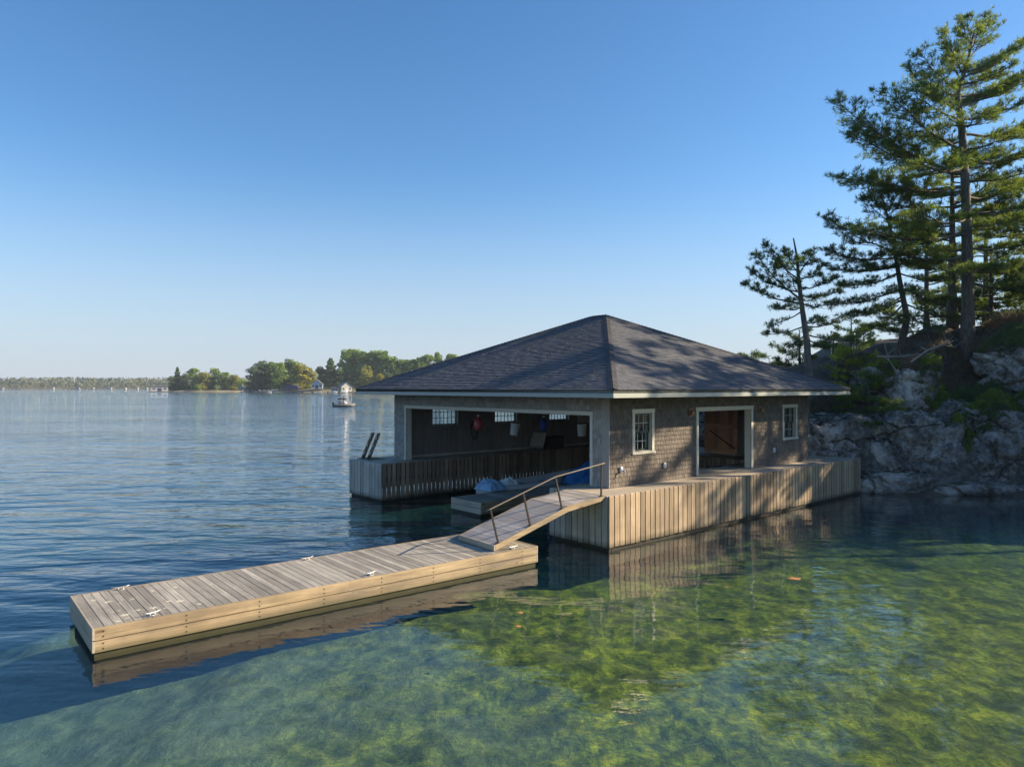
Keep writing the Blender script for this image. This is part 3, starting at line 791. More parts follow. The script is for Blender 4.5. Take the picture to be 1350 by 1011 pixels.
# leaning board
bb = at(700, 592.5, 31.5); bb.z = DZ
lb = thing('leaning_panel', 'pale panel leaning on a dark box on the far finger of the pier', 'panel', W(7.9, 11.15, DZ), TH)
mb = MB(); m_ = Matrix.Rotation(R(-24), 3, 'Y') ; mb.rbox((0.12, 0, 0.40), (0.04, 0.85, 0.78), Matrix.Rotation(R(18), 3, 'Y')); mb.build('panel', M['skirt_grey'], lb)
mb = MB(); mb.rbox((0.30, 0, 0.30), (0.05, 0.05, 0.60), Matrix.Rotation(R(-14), 3, 'Y')); mb.build('prop', M['dark_wood'], lb)
bx = thing('storage_box', 'dark storage chest against the inside wall behind the leaning panel', 'chest', W(9.1, 11.45, DZ), TH)
mb = MB(); mb.box(-0.6, 0.6, -0.3, 0.3, 0.002, 0.5); mb.build('chest_body', M['dark_wood'], bx, bevel=0.015); mb = MB(); mb.box(-0.62, 0.62, -0.32, 0.32, 0.502, 0.56); mb.build('lid', M['black'], bx, bevel=0.01)
cb = thing('wall_cabinet', 'cream cabinet on the inside wall at the back corner', 'cabinet', W(11.85, HV1 - WT - 0.01, 2.5), TH)
mb = MB(); mb.box(-0.5, 0.5, -0.32, 0, 0, 0.85); mb.build('cabinet_body', M['cream'], cb, bevel=0.01); mb = MB(); mb.box(-0.47, -0.01, -0.345, -0.322, 0.03, 0.82); mb.build('cabinet_door', M['white'], cb); mb = MB(); mb.box(0.01, 0.47, -0.345, -0.322, 0.03, 0.82); mb.build('cabinet_door', M['dark_wood'], cb)
st = thing('work_bench', 'dark work bench along the back wall of the boathouse', 'bench', W(12.1, 9.2, DZ), TH)
mb = MB(); mb.box(-0.4, 0.4, -1.3, 1.3, 0.82, 0.88); mb.build('bench_top', M['skirt_in'], st)
for a in (-0.34, 0.34):
    for b in (-1.2, 1.2): mb = MB(); mb.box(a - 0.04, a + 0.04, b - 0.04, b + 0.04, 0.002, 0.82); mb.build('leg', M['skirt_in'], st)

# floating finger between the slips
def float_dock(name, label, loc, rz, L, Wd, top, dirx='x', cleats=(), n_board=None, mud=False, group=None):
    t = thing(name, label, 'dock', loc, rz, group)
    mb = MB(); x = 0.0; w = 0.14
    while x < L - 0.03:
        e = min(x + w - 0.007, L)
        mb.box(x + 0.002, e, 0.042, Wd - 0.042, top - 0.035, top + random.uniform(-0.002, 0.003)); x += w
    mb.build('deck_boards', M['dock_deck'], t, bevel=0.004)
    for i, (y0, y1) in enumerate(((0.0, 0.04), (Wd - 0.04, Wd))):
        for (z0, z1, ins) in ((top - 0.185, top + 0.004, 0.0), (top - 0.375, top - 0.20, 0.004)):
            mb = MB(); x = 0.0
            while x < L:
                e = min(L, x + random.uniform(3.4, 4.6)); e = L if L - e < 1 else e
                s_ = ins if i == 0 else -ins
                mb.box(x + 0.001, e - 0.001, y0 + s_, y1 + s_, z0, z1); x = e
            nb_ = len(mb.f); bo = mb; x = 0.12
            while x < L:
                for dz in (0.05, 0.13):
                    yy = y0 + (ins if i == 0 else -ins); s2 = -1 if i == 0 else 1
                    yo = yy if i == 0 else y1 - ins
                    bo.rbox((x, yo + s2 * 0.003, z0 + dz), (0.016, 0.012, 0.016))
                x += 1.22
            sb_ = mb.build('side_board', M['lumber'], t); sb_.data.materials.append(M['black'])
            for pl in sb_.data.polygons:
                if pl.index >= nb_: pl.material_index = 1
    for (x0, x1) in ((-0.038, 0.0), (L, L + 0.038)):
        for (z0, z1) in ((top - 0.185, top + 0.003), (top - 0.375, top - 0.20)):
            mb = MB(); mb.box(x0, x1, 0.0, Wd, z0, z1); mb.build('end_board', M['lumber_y'], t, bevel=0.006)
    mb = MB(); mb.box(0.03, L - 0.03, 0.07, Wd - 0.07, -0.30, top - 0.05); mb.build('float_drum', M['black'], t)
    mb = MB(); mb.box(0.0, L, 0.045, 0.068, -0.05, top - 0.20 - 0.13); mb.build('stain_and_shade_skid', M['stain'], t)
    for (cx_, cy_, a_) in cleats:
        mb = MB(); m2 = Matrix.Rotation(a_, 3, 'Z')
        q = lambda x, y, z: tuple(Vector((cx_, cy_, top)) + m2 @ Vector((x, y, z)))
        mb.tube([q(-0.15, 0, 0.065), q(-0.09, 0, 0.05), q(-0.03, 0, 0.045), q(0.03, 0, 0.045), q(0.09, 0, 0.05), q(0.15, 0, 0.065)], [0.009, 0.013, 0.016, 0.016, 0.013, 0.009], 8)
        mb.tube([q(-0.045, 0, 0.002), q(-0.035, 0, 0.05)], [0.02, 0.014], 8); mb.tube([q(0.045, 0, 0.002), q(0.035, 0, 0.05)], [0.02, 0.014], 8)
        mb.rbox(q(0, 0, 0.005), (0.16, 0.05, 0.008), m2)
        mb.build('cleat', M['galv'], t, True)
    return t
M['stain'] = m_plain('algae_stain_and_shade_board', (0.04, 0.038, 0.014), 0.8, 0, 0.4, 4)  # waterline stain, darkened further to carry the shade below the side boards
DKP = Vector((-6.47, 11.02, 0)); DKA = math.atan2(0.632, 0.775); DL = 9.1; DWd = 2.29; DT = 0.46
dock = float_dock('floating_dock', 'long floating dock of grey boards with pale timber sides in front', DKP, DKA, DL, DWd, DT,
                  cleats=((0.85, 0.16, 0.25), (0.75, DWd - 0.14, 0.0), (4.85, 0.16, 0.35), (4.35, DWd - 0.14, 0.0), (8.5, 0.16, 0.0)))
# pale bird droppings near the outer end
M['drop'] = m_plain('bird_droppings', (0.60, 0.56, 0.44), 0.9, 0, 0.25, 14)
for i in range(30):
    x = 0.15 + abs(random.gauss(0, 0.9)); y = random.uniform(0.12, 2.05); r_ = random.choice([0.015, 0.025, 0.035, 0.055]) * random.uniform(0.7, 1.3)
    if x > 2.4: continue
    if i < 3: r_ = 0.085; x = 0.5 + i * 0.45; y = 0.45 + i * 0.12
    n = 17; ph = random.uniform(0, 6); mb = MB()
    V = []
    for k in range(n):
        rr_ = r_ * (0.75 + 0.35 * math.sin(k * 2.1 + ph) + random.uniform(-0.35, 0.35)); V.append((x + rr_ * math.cos(k / n * 6.283), y + 0.8 * rr_ * math.sin(k / n * 6.283)))
    mb.add([(a, b, DT + 0.0045) for a, b in V] + [(a, b, DT + 0.0065) for a, b in V], [tuple(range(n, 2 * n))] + [(k, (k + 1) % n, n + (k + 1) % n, n + k) for k in range(n)])
    mb.build('bird_dropping', M['drop'], dock)

q = W(0.60, 5.95)
fl2 = float_dock('floating_dock', 'low floating finger dock between the two slips inside the boathouse', Vector((q.x, q.y, 0)), TH, 8.6, 1.62, 0.46)

# gangway
ga = Vector((-0.38, 16.22, 0)); gb = W(0.02, 0.12)
gdir = (gb - ga); gdir.z = 0; GL = gdir.length; gdir.normalize(); GA = math.atan2(gdir.y, gdir.x)
gang = thing('gangway', 'sloping timber gangway with one dark handrail from the floating dock to the pier', 'gangway', (ga.x, ga.y, 0), GA)
GW = 1.50; BX = GL * 0.63
prof = [(0.0, 0.60), (BX, 1.27), (GL, 1.415)]
def gz(x): return 0.60 + (x / BX) * 0.67 if x < BX else 1.27 + (x - BX) / (GL - BX) * 0.145
mb = MB(); x = 0.0
while x < GL - 0.02:
    e = min(x + 0.133, GL)
    if x < BX < e: e = BX
    a = gz(x); b = gz(e - 0.006)
    mb.hexa([(x, 0.042, a - 0.035), (e - .006, 0.042, b - 0.035), (e - .006, GW - 0.042, b - 0.035), (x, GW - 0.042, a - 0.035), (x, 0.042, a), (e - .006, 0.042, b), (e - .006, GW - 0.042, b), (x, GW - 0.042, a)]); x = e + (0.001 if e == BX else 0)
mb.build('ramp_boards', M['ramp'], gang)
for y0, y1 in ((0, 0.04), (GW - 0.04, GW)):
    mb = MB(); dp = 0.13
    P = [(0, 0.606), (BX, 1.276), (GL, 1.421), (GL - 0.12, 1.421 - dp), (BX, 1.276 - dp - 0.01), (0, 0.606 - dp + 0.0)]
    V = [(a, y0, b) for a, b in P] + [(a, y1, b) for a, b in P]; n = 6
    mb.add(V, [(0, 5, 4, 1), (1, 4, 3, 2), (6, 7, 10, 11), (7, 8, 9, 10)] + [(k, (k + 1) % n, n + (k + 1) % n, n + k) for k in range(n)])
    mb.build('stringer', M['lumber'], gang, bevel=0.005)
mb = MB(); mb.box(-0.04, -0.002, 0.0, GW, 0.475, 0.607); mb.build('end_board', M['lumber_y'], gang, bevel=0.005)
sl = math.atan2(0.67, BX); lean = Vector((-math.sin(sl), 0, math.cos(sl))); lean2 = Vector((-0.02, 0, 1))
hr = []; rail_h = 0.84
posts = [(0.12, lean), (BX * 0.48, lean), (BX * 0.93, lean), (GL - 0.12, lean2)]
tops = []
for x, ld in posts:
    b = Vector((x, 0.02, gz(x) - 0.1)); tpt = Vector((x, 0.02, gz(x))) + ld * rail_h; tops.append(tpt)
ext0 = tops[0] + (tops[0] - tops[1]).normalized() * 0.12; ext1 = tops[3] + (tops[3] - tops[2]).normalized() * 0.10
mb = MB(); mb.tube([ext0, tops[0], tops[1], tops[2], tops[3], ext1], 0.019, 8); rail = mb.build('handrail', M['rail_wood'], gang, True)
for (x, ld), tp in zip(posts, tops):
    mb = MB(); b = Vector((x, 0.06, gz(x) + 0.002)); mb.bar(b, tp - ld * 0.02, 0.036, 0.036, (1, 0, 0)); mb.rbox(b + Vector((0, 0, 0.005)), (0.1, 0.1, 0.01)); mb.build('post', M['iron'], gang)

# rowing boat on the slip with blue tarps
boat = thing('rowing_boat', 'grey rowing boat lying low in the far slip of the boathouse', 'boat', W(2.5, 8.15, 0.10), TH)
def hull(L, B, H, name, mat, parent, thick=0.03, n=18, m=9, sheer=0.18, z0=0.0, blunt=0.55):
    V = []; Fc = []
    for i in range(n + 1):
        t_ = i / n; x = t_ * L
        wv = B / 2 * (1 - max(0, (t_ - 0.45) / 0.55) ** 2.2) * (1 - 0.25 * (1 - min(1, t_ / 0.45)) ** 2); wv = max(wv, 0.012)
        kz = z0 + H * 0.75 * max(0, (t_ - 0.8) / 0.2) ** 2; top = z0 + H + sheer * (t_ - 0.35) ** 2 * 1.8
        for s_ in (0, 1):
            for j in range(m + 1):
                a = (j / m) * math.pi - math.pi / 2; c_ = math.sin(a); d_ = math.cos(a)
                ww = wv - s_ * thick; 
                y = ww * math.copysign(abs(c_) ** blunt, c_); z = top - (top - kz - s_ * thick) * (d_ ** 0.6 if d_ > 0 else 0)
                V.append((x, y, z))
    k = m + 1
    for i in range(n):
        for j in range(m):
            a = i * 2 * k + j; b = (i + 1) * 2 * k + j
            Fc.append((a, b, b + 1, a + 1)); Fc.append((a + k, a + k + 1, b + k + 1, b + k))
        for j in (0, m):
            a = i * 2 * k + j; b = (i + 1) * 2 * k + j; Fc.append((a, a + k, b + k, b) if j == 0 else (a, b, b + k, a + k))
    Fc.append(tuple(range(m, -1, -1)))
    mb = MB(); mb.add(V, Fc); return mb.build(name, mat, parent, True)
hull(4.8, 1.4, 0.52, 'hull', M['boat_grey'], boat, sheer=0.35)
for x in (1.0, 2.2, 3.3):
    mb = MB(); mb.box(x - 0.13, x + 0.13, -0.58 + 0.1 * (x > 3), 0.58 - 0.1 * (x > 3), 0.34, 0.37); mb.build('thwart', M['dead'], boat)
def tarp(name, label, c_, sx, sy, h, seed, mat='blue_tarp', rz=TH, group=None):
    n = 34; xs_ = np.linspace(-1, 1, n); X, Y = np.meshgrid(xs_, xs_, indexing='ij')
    rr = np.maximum(np.abs(X), np.abs(Y)); Z = h * (1 - rr ** 3) * (0.55 + 0.75 * vnoise(X * 3 + 9, Y * 3 + 9, 0.9, seed, 4)) + 0.05 * h * np.sin(9 * X + 5 * Y + seed)
    Z = np.maximum(Z, 0.004)
    V = np.stack([X * sx, Y * sy, Z], -1).reshape(-1, 3)
    i, j = np.meshgrid(np.arange(n - 1), np.arange(n - 1), indexing='ij'); a = (i * n + j).ravel()
    o = np_mesh(name, V, np.stack([a, a + n, a + n + 1, a + 1], -1), M[mat], None, True)
    o.modifiers.new('solid', 'SOLIDIFY').thickness = 0.012
    o.location = c_; o.rotation_euler = (0, 0, rz); return tag(o, label, 'tarp', group)
tarp('tarpaulin', 'crumpled blue tarpaulin heaped over the inner end of the finger dock by the jamb', W(6.7, 6.8, 0.465), 0.85, 0.7, 0.75, 5)
tarp('tarpaulin', 'small pale blue tarpaulin bundle on the stern of the rowing boat', W(2.6, 7.9, 0.5), 0.42, 0.5, 0.36, 9, 'pale_tarp')
tarp('canvas_bag', 'white canvas bundle beside the pale blue tarpaulin in the boat', W(3.5, 7.95, 0.5), 0.3, 0.3, 0.36, 12, 'white')

# swim ladder on the far corner: two dark side rails with flat white treads
lad = thing('swim_ladder', 'dark folding swim ladder with two rails leaning up at the far pier corner', 'ladder', W(0.35, 12.62, DZ + 0.02), TH)
for dv in (-0.22, 0.22):
    mb = MB(); a = Vector((0.0, dv, 0.0)); b = Vector((0.38, dv, 0.95)); b = Vector((0.02, dv + 0.0, 0.98)) 
    a = Vector((-0.10, dv + 0.16, 0.0)); b = Vector((0.16, dv - 0.16, 0.98))
    mb.bar(a, b, 0.13, 0.05, (0.3, 1, 0)); mb.lathe([(0, -0.03), (0.065, -0.03), (0.065, 0.03), (0, 0.03)], b, 12)
    o = mb.build('side_rail', M['skirt_in'], lad)
    for k in range(3):
        s_ = MB(); pp = a.lerp(b, 0.22 + 0.31 * k); s_.rbox(pp + Vector((-0.045, -0.02, 0)), (0.03, 0.05, 0.12), Matrix.Rotation(R(12), 3, 'Y')); s_.build('hinge_plate', M['galv'], o)
mb = MB(); mb.box(-0.25, 0.4, -0.45, 0.5, -0.018, 0.0); mb.build('base_plate', M['skirt_in'], lad)

# small items on the pier deck near the door
mb = MB(); mb.lathe([(0, 0), (0.055, 0), (0.05, 0.09), (0.0, 0.1)], (0, 0, 0), 10); mb.tube([(0.03, 0, 0.05), (0.3, 0.1, 0.03), (0.75, 0.12, 0.025)], 0.02, 8)
sp = mb.build('dock_hardware', M['black']); sp.location = W(7.5, 2.0, DZ + 0.004); sp.rotation_euler = (0, 0, 0.5); tag(sp, 'small black fitting with a bar on the deck inside the side door', 'hardware')

# ------------------------------------------------------------------ rocky bank (terrain)
SHORE_Y = 28.3
def bank_z(X, Y):
    # distance inland, positive = land; shore runs roughly along Y=28 and swings towards the viewer beyond the right edge of frame
    w = 1.7 * (vnoise(X + 40, Y * 0.6 + 80, 0.42, 5, 3) - 0.5)
    sy = SHORE_Y + 1.4 * smooth(15.5, 9, X) + 3.0 * smooth(8, -4, X) - 3.0 * np.maximum(X - 21.8, 0)
    sy = np.maximum(sy, 21.3) + 14 * smooth(12.6, 8.0, X)
    d = (Y - sy) + w
    cliff = 2.4 * smooth(-0.2, 1.6, d) 
    shelf = smooth(1.6, 7.0, d) * (2.9 + 0.6 * smooth(14, 22, X)) * smooth(4, 16, X) + 0.8 * smooth(24, 60, Y)
    right = smooth(17, 22, X) * smooth(2.5, 7.5, d) * 1.0
    z = -1.5 + 1.5 * smooth(-2.5, -0.2, d) + cliff + shelf + right
    z = z + (0.9 * (vnoise(X + 11, Y + 7, 0.55, 31, 4) - 0.5) + 0.30 * (vnoise(X + 3, Y + 5, 2.2, 41, 3) - 0.5)) * smooth(-1.5, 1, d)
    # far side of the headland drops back to the water
    z = z - np.maximum(z - (2.6 + 0.10 * np.maximum(X - 20, 0)), 0) * smooth(36.5, 41, Y) * smooth(26, 20, X)
    z = z - 14 * smooth(7.5, 4.5, X - 0.45 * (Y - 38)) * smooth(33, 38, Y)
    z = z - 9 * smooth(56, 80, Y)  
    z = np.where(d < -2.4, -9.0, z)
    return z
xs = spread(9, 27, 0.12, -8, 75); ys = spread(25, 40, 0.12, 17, 85)
bank = grid_obj('rocky_bank', xs, ys, bank_z, M['soil']); tag(bank, kind='structure')
def gzat(x, y): return float(bank_z(np.array([x]), np.array([y]))[0])

def rock(name, label, c_, dims, seed, mat='rock', rot=0.0, sq=0.62, tilt=(0, 0), sub=6):
    import bmesh
    bm = bmesh.new(); bmesh.ops.create_icosphere(bm, subdivisions=sub, radius=1.0)
    off = Vector((seed * 7.1, seed * 3.3, seed * 1.7))
    for v in bm.verts:
        p = v.co.copy()
        m_ = max(abs(p.x), abs(p.y), abs(p.z)); p = p.lerp(p / m_, sq)      # toward a blocky form
        q = Vector((p.x * dims[0], p.y * dims[1], p.z * dims[2])) + off
        n1 = noise.fractal(q * 0.55, 0.9, 2.1, 5); n2 = noise.ridged_multi_fractal(q * 0.8, 0.9, 2.2, 4, 1.0, 2.0); n3 = noise.noise(Vector((q.x * 0.7, q.y * 0.7, q.z * 3.2)))
        qq = Vector((q.x * 0.45 + 0.5 * n1, q.y * 0.45, q.z * 0.85 + 0.18 * q.x + 0.3 * n1)); dd_ = noise.voronoi(qq)[0]; gap_ = dd_[1] - dd_[0]
        d = 0.15 * n1 + 0.06 * (n2 - 1.0) + 0.07 * n3 + 0.03 * noise.noise(q * 4.0) - 0.15 * max(0.0, 1 - gap_ / 0.12) ** 1.3 + 0.05 * min(gap_, 0.5)
        p = p * (1 + d)
        v.co = Vector((p.x * dims[0], p.y * dims[1], p.z * dims[2]))
    me = bpy.data.meshes.new(name); bm.to_mesh(me); bm.free()
    o = mesh_obj(name, me, M[mat], None, True); o.location = c_; o.rotation_euler = (tilt[0], tilt[1], rot)
    return tag(o, label, 'rock', 'granite outcrops along the shore')
rock('granite_outcrop', 'rounded grey granite slab right behind the far end of the pier', (13.4, 31.4, 1.0), (2.7, 2.2, 2.0), 1, rot=0.2)
rock('granite_outcrop', 'big rounded granite face with dark round stain at the waterline below the ledge', (16.7, 30.6, 0.9), (2.1, 2.0, 2.25), 2, rot=-0.1)
rock('granite_outcrop', 'pale domed granite boulder above the ledge beside the young pine', (17.5, 32.4, 3.9), (1.6, 1.6, 1.25), 3, 'rock_pale', rot=0.35)
rock('granite_outcrop', 'cracked granite face streaked with white at the right waterline', (20.4, 30.6, 1.0), (2.3, 2.0, 2.4), 4, rot=0.3, tilt=(0.1, 0.15))
rock('granite_outcrop', 'pale pinkish granite boulder high on the slope at the right edge', (22.9, 31.6, 5.0), (1.6, 1.6, 1.55), 5, 'rock_pale', rot=0.5, tilt=(0, -0.3))
rock('granite_outcrop', 'low flat granite ledge lapped by the water at the right', (18.9, 28.6, 0.05), (3.6, 0.9, 0.42), 6, rot=0.05, sq=0.4)
rock('granite_outcrop', 'low smooth granite shelf at the waterline next to the pier end', (15.4, 28.9, 0.25), (1.9, 0.9, 0.6), 7, rot=-0.05, sq=0.45)
rock('granite_outcrop', 'small grey boulder in the leaf litter above the slab', (14.4, 33.0, 3.0), (0.6, 0.5, 0.45), 8, sub=4)
rock('granite_outcrop', 'small pale boulder beside the trunk of the leaning red pine', (13.2, 33.2, 3.0), (0.5, 0.5, 0.5), 9, sub=4)
rock('granite_outcrop', 'grey granite knob half hidden by shrubs at the right edge', (22.6, 29.2, 2.6), (1.2, 1.3, 1.3), 10, rot=0.2)
rock('granite_outcrop', 'pale granite seen through the side door beyond the open back doorway', (10.3, 35.4, 1.4), (2.4, 1.6, 1.9), 12, 'rock_pale', sub=5)
rock('granite_outcrop', 'small flat pale stone on the mossy ledge between two granite faces', (18.9, 31.0, 2.95), (0.75, 0.6, 0.35), 11, 'rock_pale', sub=4)

from mathutils.bvhtree import BVHTree
def _surface():
    vs, fs = [], []
    for o in [bank] + [o for o in bpy.data.objects if o.name.startswith('granite_outcrop')]:
        mw = Matrix.LocRotScale(o.location, o.rotation_euler, None); n = len(vs)
        vs += [mw @ v.co for v in o.data.vertices]; fs += [tuple(n + i for i in p.vertices) for p in o.data.polygons]
    return BVHTree.FromPolygons(vs, fs)
SURF = _surface()
def surf_z(x, y):
    h = SURF.ray_cast(Vector((x, y, 30)), Vector((0, 0, -1)))[0]
    return h.z if h is not None else 0.0

# ------------------------------------------------------------------ vegetation generators
def tufts(P, Dn, k, ln, wd, spreadf=0.8, upb=0.25, r=rng):
    n = len(P); P = np.repeat(P, k, 0); Dn = np.repeat(Dn, k, 0)
    d = Dn * 0.7 + r.normal(0, spreadf, P.shape) * 0.6; d[:, 2] += upb; d /= np.linalg.norm(d, axis=1)[:, None] + 1e-6
    l = ln * r.uniform(0.6, 1.25, (len(P), 1)); s = np.cross(d, r.normal(0, 1, P.shape)); s /= np.linalg.norm(s, axis=1)[:, None] + 1e-6
    b = P + d * l * 0.03; w = wd * r.uniform(0.6, 1.3, (len(P), 1))
    m1 = b + d * l * 0.5 + s * w / 2; m2 = b + d * l * 0.5 - s * w / 2; tip = b + d * l
    V = np.stack([b, m1, tip, m2], 1).reshape(-1, 3); Fc = np.arange(len(V)).reshape(-1, 4)
    return V, Fc

def limb(mb, p0, p1, r0, r1, sag=0.0, wig=0.06, n=7, seed=0):
    p0, p1 = Vector(p0), Vector(p1); L = (p1 - p0).length; pts = []; rr = []
    for i in range(n + 1):
        t_ = i / n; p = p0.lerp(p1, t_); p.z += -sag * L * math.sin(math.pi * t_)
        if 0 < i: p += Vector((random.gauss(0, wig), random.gauss(0, wig), random.gauss(0, wig * 0.7))) * (L * 0.12)
        pts.append(p); rr.append(r0 * (1 - t_) + r1 * t_)
    mb.tube(pts, rr, 6 if r0 < 0.08 else 9, cap=False); return pts

def pine(name, label, base, trunk_pts, tr, limbs, mat='needle', k=9, ln=0.22, wd=0.030, dens=1.0, group=None, flat=0.08, tuft_gap=0.14, sub_len=0.42, bare=0.28, cat='pine tree'):
    """trunk_pts and limbs' ends are offsets from the base; limbs: (start height, tip offset)"""
    t = thing(name, label, cat, base, 0, group)
    tp = [Vector(p) for p in trunk_pts]; n = len(tp)
    mb = MB(); rr = [tr * (1 - 0.86 * i / (n - 1)) for i in range(n)]; rr[0] *= 1.25
    mb.tube(tp, rr, 12)
    def on_trunk(z):
        for i in range(n - 1):
            if tp[i].z <= z <= tp[i + 1].z:
                f = (z - tp[i].z) / (tp[i + 1].z - tp[i].z); return tp[i].lerp(tp[i + 1], f), rr[i] * (1 - f) + rr[i + 1] * f
        return tp[-1], rr[-1]
    PP = []; DD = []
    for z, tip in limbs:
        p0, r0 = on_trunk(z); tip = Vector(tip); L = (tip - p0).length
        lr = min(r0 * 0.5, 0.018 + 0.012 * L)
        pts = limb(mb, p0, tip, lr, 0.012, 0.07, 0.10)
        # branchlets
        s = bare * L; 
        while s < L:
            t_ = s / L; i = min(int(t_ * (len(pts) - 1)), len(pts) - 2); f = t_ * (len(pts) - 1) - i
            q0 = pts[i].lerp(pts[i + 1], f); dr = (pts[i + 1] - pts[i]).normalized()
            for sd_ in (-1, 1):
                a = sd_ * R(random.uniform(30, 75)); d = Matrix.Rotation(a, 3, 'Z') @ dr; d.z = d.z * 0.5 + random.uniform(-0.08, flat + 0.12); d.normalize()
                bl = min(sub_len * L, 1.9) * (0.35 + 0.85 * math.sin(math.pi * min(1, 0.18 + 0.75 * t_))) * random.uniform(0.6, 1.15) * 0.75
                q1 = q0 + d * bl
                bp = limb(mb, q0, q1, 0.012 + 0.004 * bl, 0.006, 0.02, 0.12, 3)
                m_ = max(2, int(bl / tuft_gap * dens))
                for j in range(m_):
                    ff = random.uniform(0.25, 1.0); ii = min(int(ff * 3), 2); q = bp[ii].lerp(bp[ii + 1], ff * 3 - ii)
                    jit = Vector((random.gauss(0, 0.09), random.gauss(0, 0.09), abs(random.gauss(0, 0.055)) - 0.02)) * (0.6 + 0.5 * bl)
                    PP.append(q + jit); dd = (d + Vector((random.gauss(0, .35), random.gauss(0, .35), 0.45))).normalized(); DD.append(dd)
            s += random.uniform(0.16, 0.30)
        for j in range(10):
            PP.append(pts[-1] + Vector((random.gauss(0, .1), random.gauss(0, .1), random.gauss(0, .07)))); DD.append((tip - p0).normalized())
    mb.build('trunk', M['bark'], t, True)
    P = np.array(PP); D_ = np.array(DD)
    V, Fc = tufts(P, D_, k, ln, wd)
    np_mesh('crown', V, Fc, M[mat], t)
    return t

def auto_limbs(z0, z1, n, rmax, trunk, shape=1.0, rise=0.25, seed=1, azbias=None, rmin=0.5, droop=0.0):
    rd = random.Random(seed); out = []
    for i in range(n):
        f = (i + rd.uniform(0, 0.8)) / n; z = z0 + (z1 - z0) * f
        az = rd.uniform(0, 6.283) if azbias is None or rd.random() > 0.5 else rd.gauss(azbias, 0.8)
        r_ = max(rmin, rmax * (1 - f) ** shape * (0.6 + 0.5 * rd.random()) + 0.3)
        c0 = trunk(z); out.append((z, (c0[0] + r_ * math.cos(az), c0[1] + r_ * math.sin(az), z + r_ * (rise + rd.uniform(-0.12, 0.15)) - droop * (1 - f) * r_)))
    return out

def off(base, px, py, D):
    return tuple(at(px, py, D) - Vector(base))

# ---- big white pine, right
bB = (21.1, 33.0, gzat(21.1, 33.0) - 0.1)
Hb = 21.4 - bB[2]
tb = [(0, 0, 0), off(bB, 1276, 400, 33.0), off(bB, 1275, 330, 33.0), off(bB, 1273, 250, 33.0), off(bB, 1268, 170, 33.0), off(bB, 1262, 125, 33.0), off(bB, 1276, 80, 33.0), off(bB, 1285, 40, 33.0)]
tb[0] = (0.05, 0, 0)
def fx(tp_):
    def f(z):
        for i in range(len(tp_) - 1):
            if tp_[i][2] <= z <= tp_[i + 1][2]:
                g = (z - tp_[i][2]) / (tp_[i + 1][2] - tp_[i][2]); return (tp_[i][0] + g * (tp_[i + 1][0] - tp_[i][0]), tp_[i][1] + g * (tp_[i + 1][1] - tp_[i][1]))
        return tp_[-1][:2]
    return f
def zy(py, D=33.0): return CH - (py - HY) / F * D - bB[2]
LB = []
for (sy_, px, py, dD) in [
    (222, 1104, 133, -0.5), (222, 1140, 165, 0.4), (222, 1122, 178, 0.5), (190, 1172, 123, -0.8), (190, 1200, 150, 0.6),
    (238, 1110, 230, 0.0), (238, 1150, 236, -1.0), (262, 1150, 262, 0.8), (300, 1135, 300, -1.2), (300, 1175, 290, 1.2), (330, 1170, 330, -0.5),
    (140, 1198, 92, 0.5), (150, 1200, 120, -1.0), (112, 1215, 70, -0.4), (100, 1244, 44, 0.8), (80, 1250, 60, -0.8), (60, 1268, 28, 0.3), (45, 1300, 20, 0.2), (50, 1275, 24, -0.6), (70, 1303, 30, 0.8),
    (95, 1350, 55, 0.2), (105, 1335, 85, -1.0), (120, 1349, 100, 0.8), (130, 1320, 110, 1.5), (150, 1360, 130, -0.6), (170, 1375, 160, 0.5), (190, 1340, 175, -1.6), (200, 1370, 200, 1.2),
    (230, 1365, 225, -1.0), (250, 1330, 245, 1.8), (270, 1380, 265, 0.2), (290, 1345, 285, -2.0), (320, 1375, 315, -0.6), (350, 1340, 345, -2.2), (365, 1370, 372, 0.6), (340, 1300, 352, -2.4),
    (180, 1225, 180, 2.0), (210, 1215, 215, -2.2), (240, 1225, 255, 2.4), (280, 1215, 280, -2.2), (320, 1220, 322, 2.4), (345, 1200, 350, 1.6), (160, 1290, 150, -2.2), (200, 1300, 200, 2.4), (130, 1240, 118, 1.8), (110, 1300, 90, 1.4),
    (60, 1290, 40, -0.8), (48, 1262, 40, 0.4), (90, 1262, 78, -1.2), (85, 1315, 75, 1.0), (120, 1225, 100, -1.2)]:
    LB.append((zy(sy_ + 8), off(bB, px, py, 33.0 + dD * 1.3)))
pine('white_pine', 'tallest white pine with long sweeping limbs on the rock at the right', bB, tb, 0.30, LB, 'needle', k=15, ln=0.23, wd=0.021, dens=1.15)

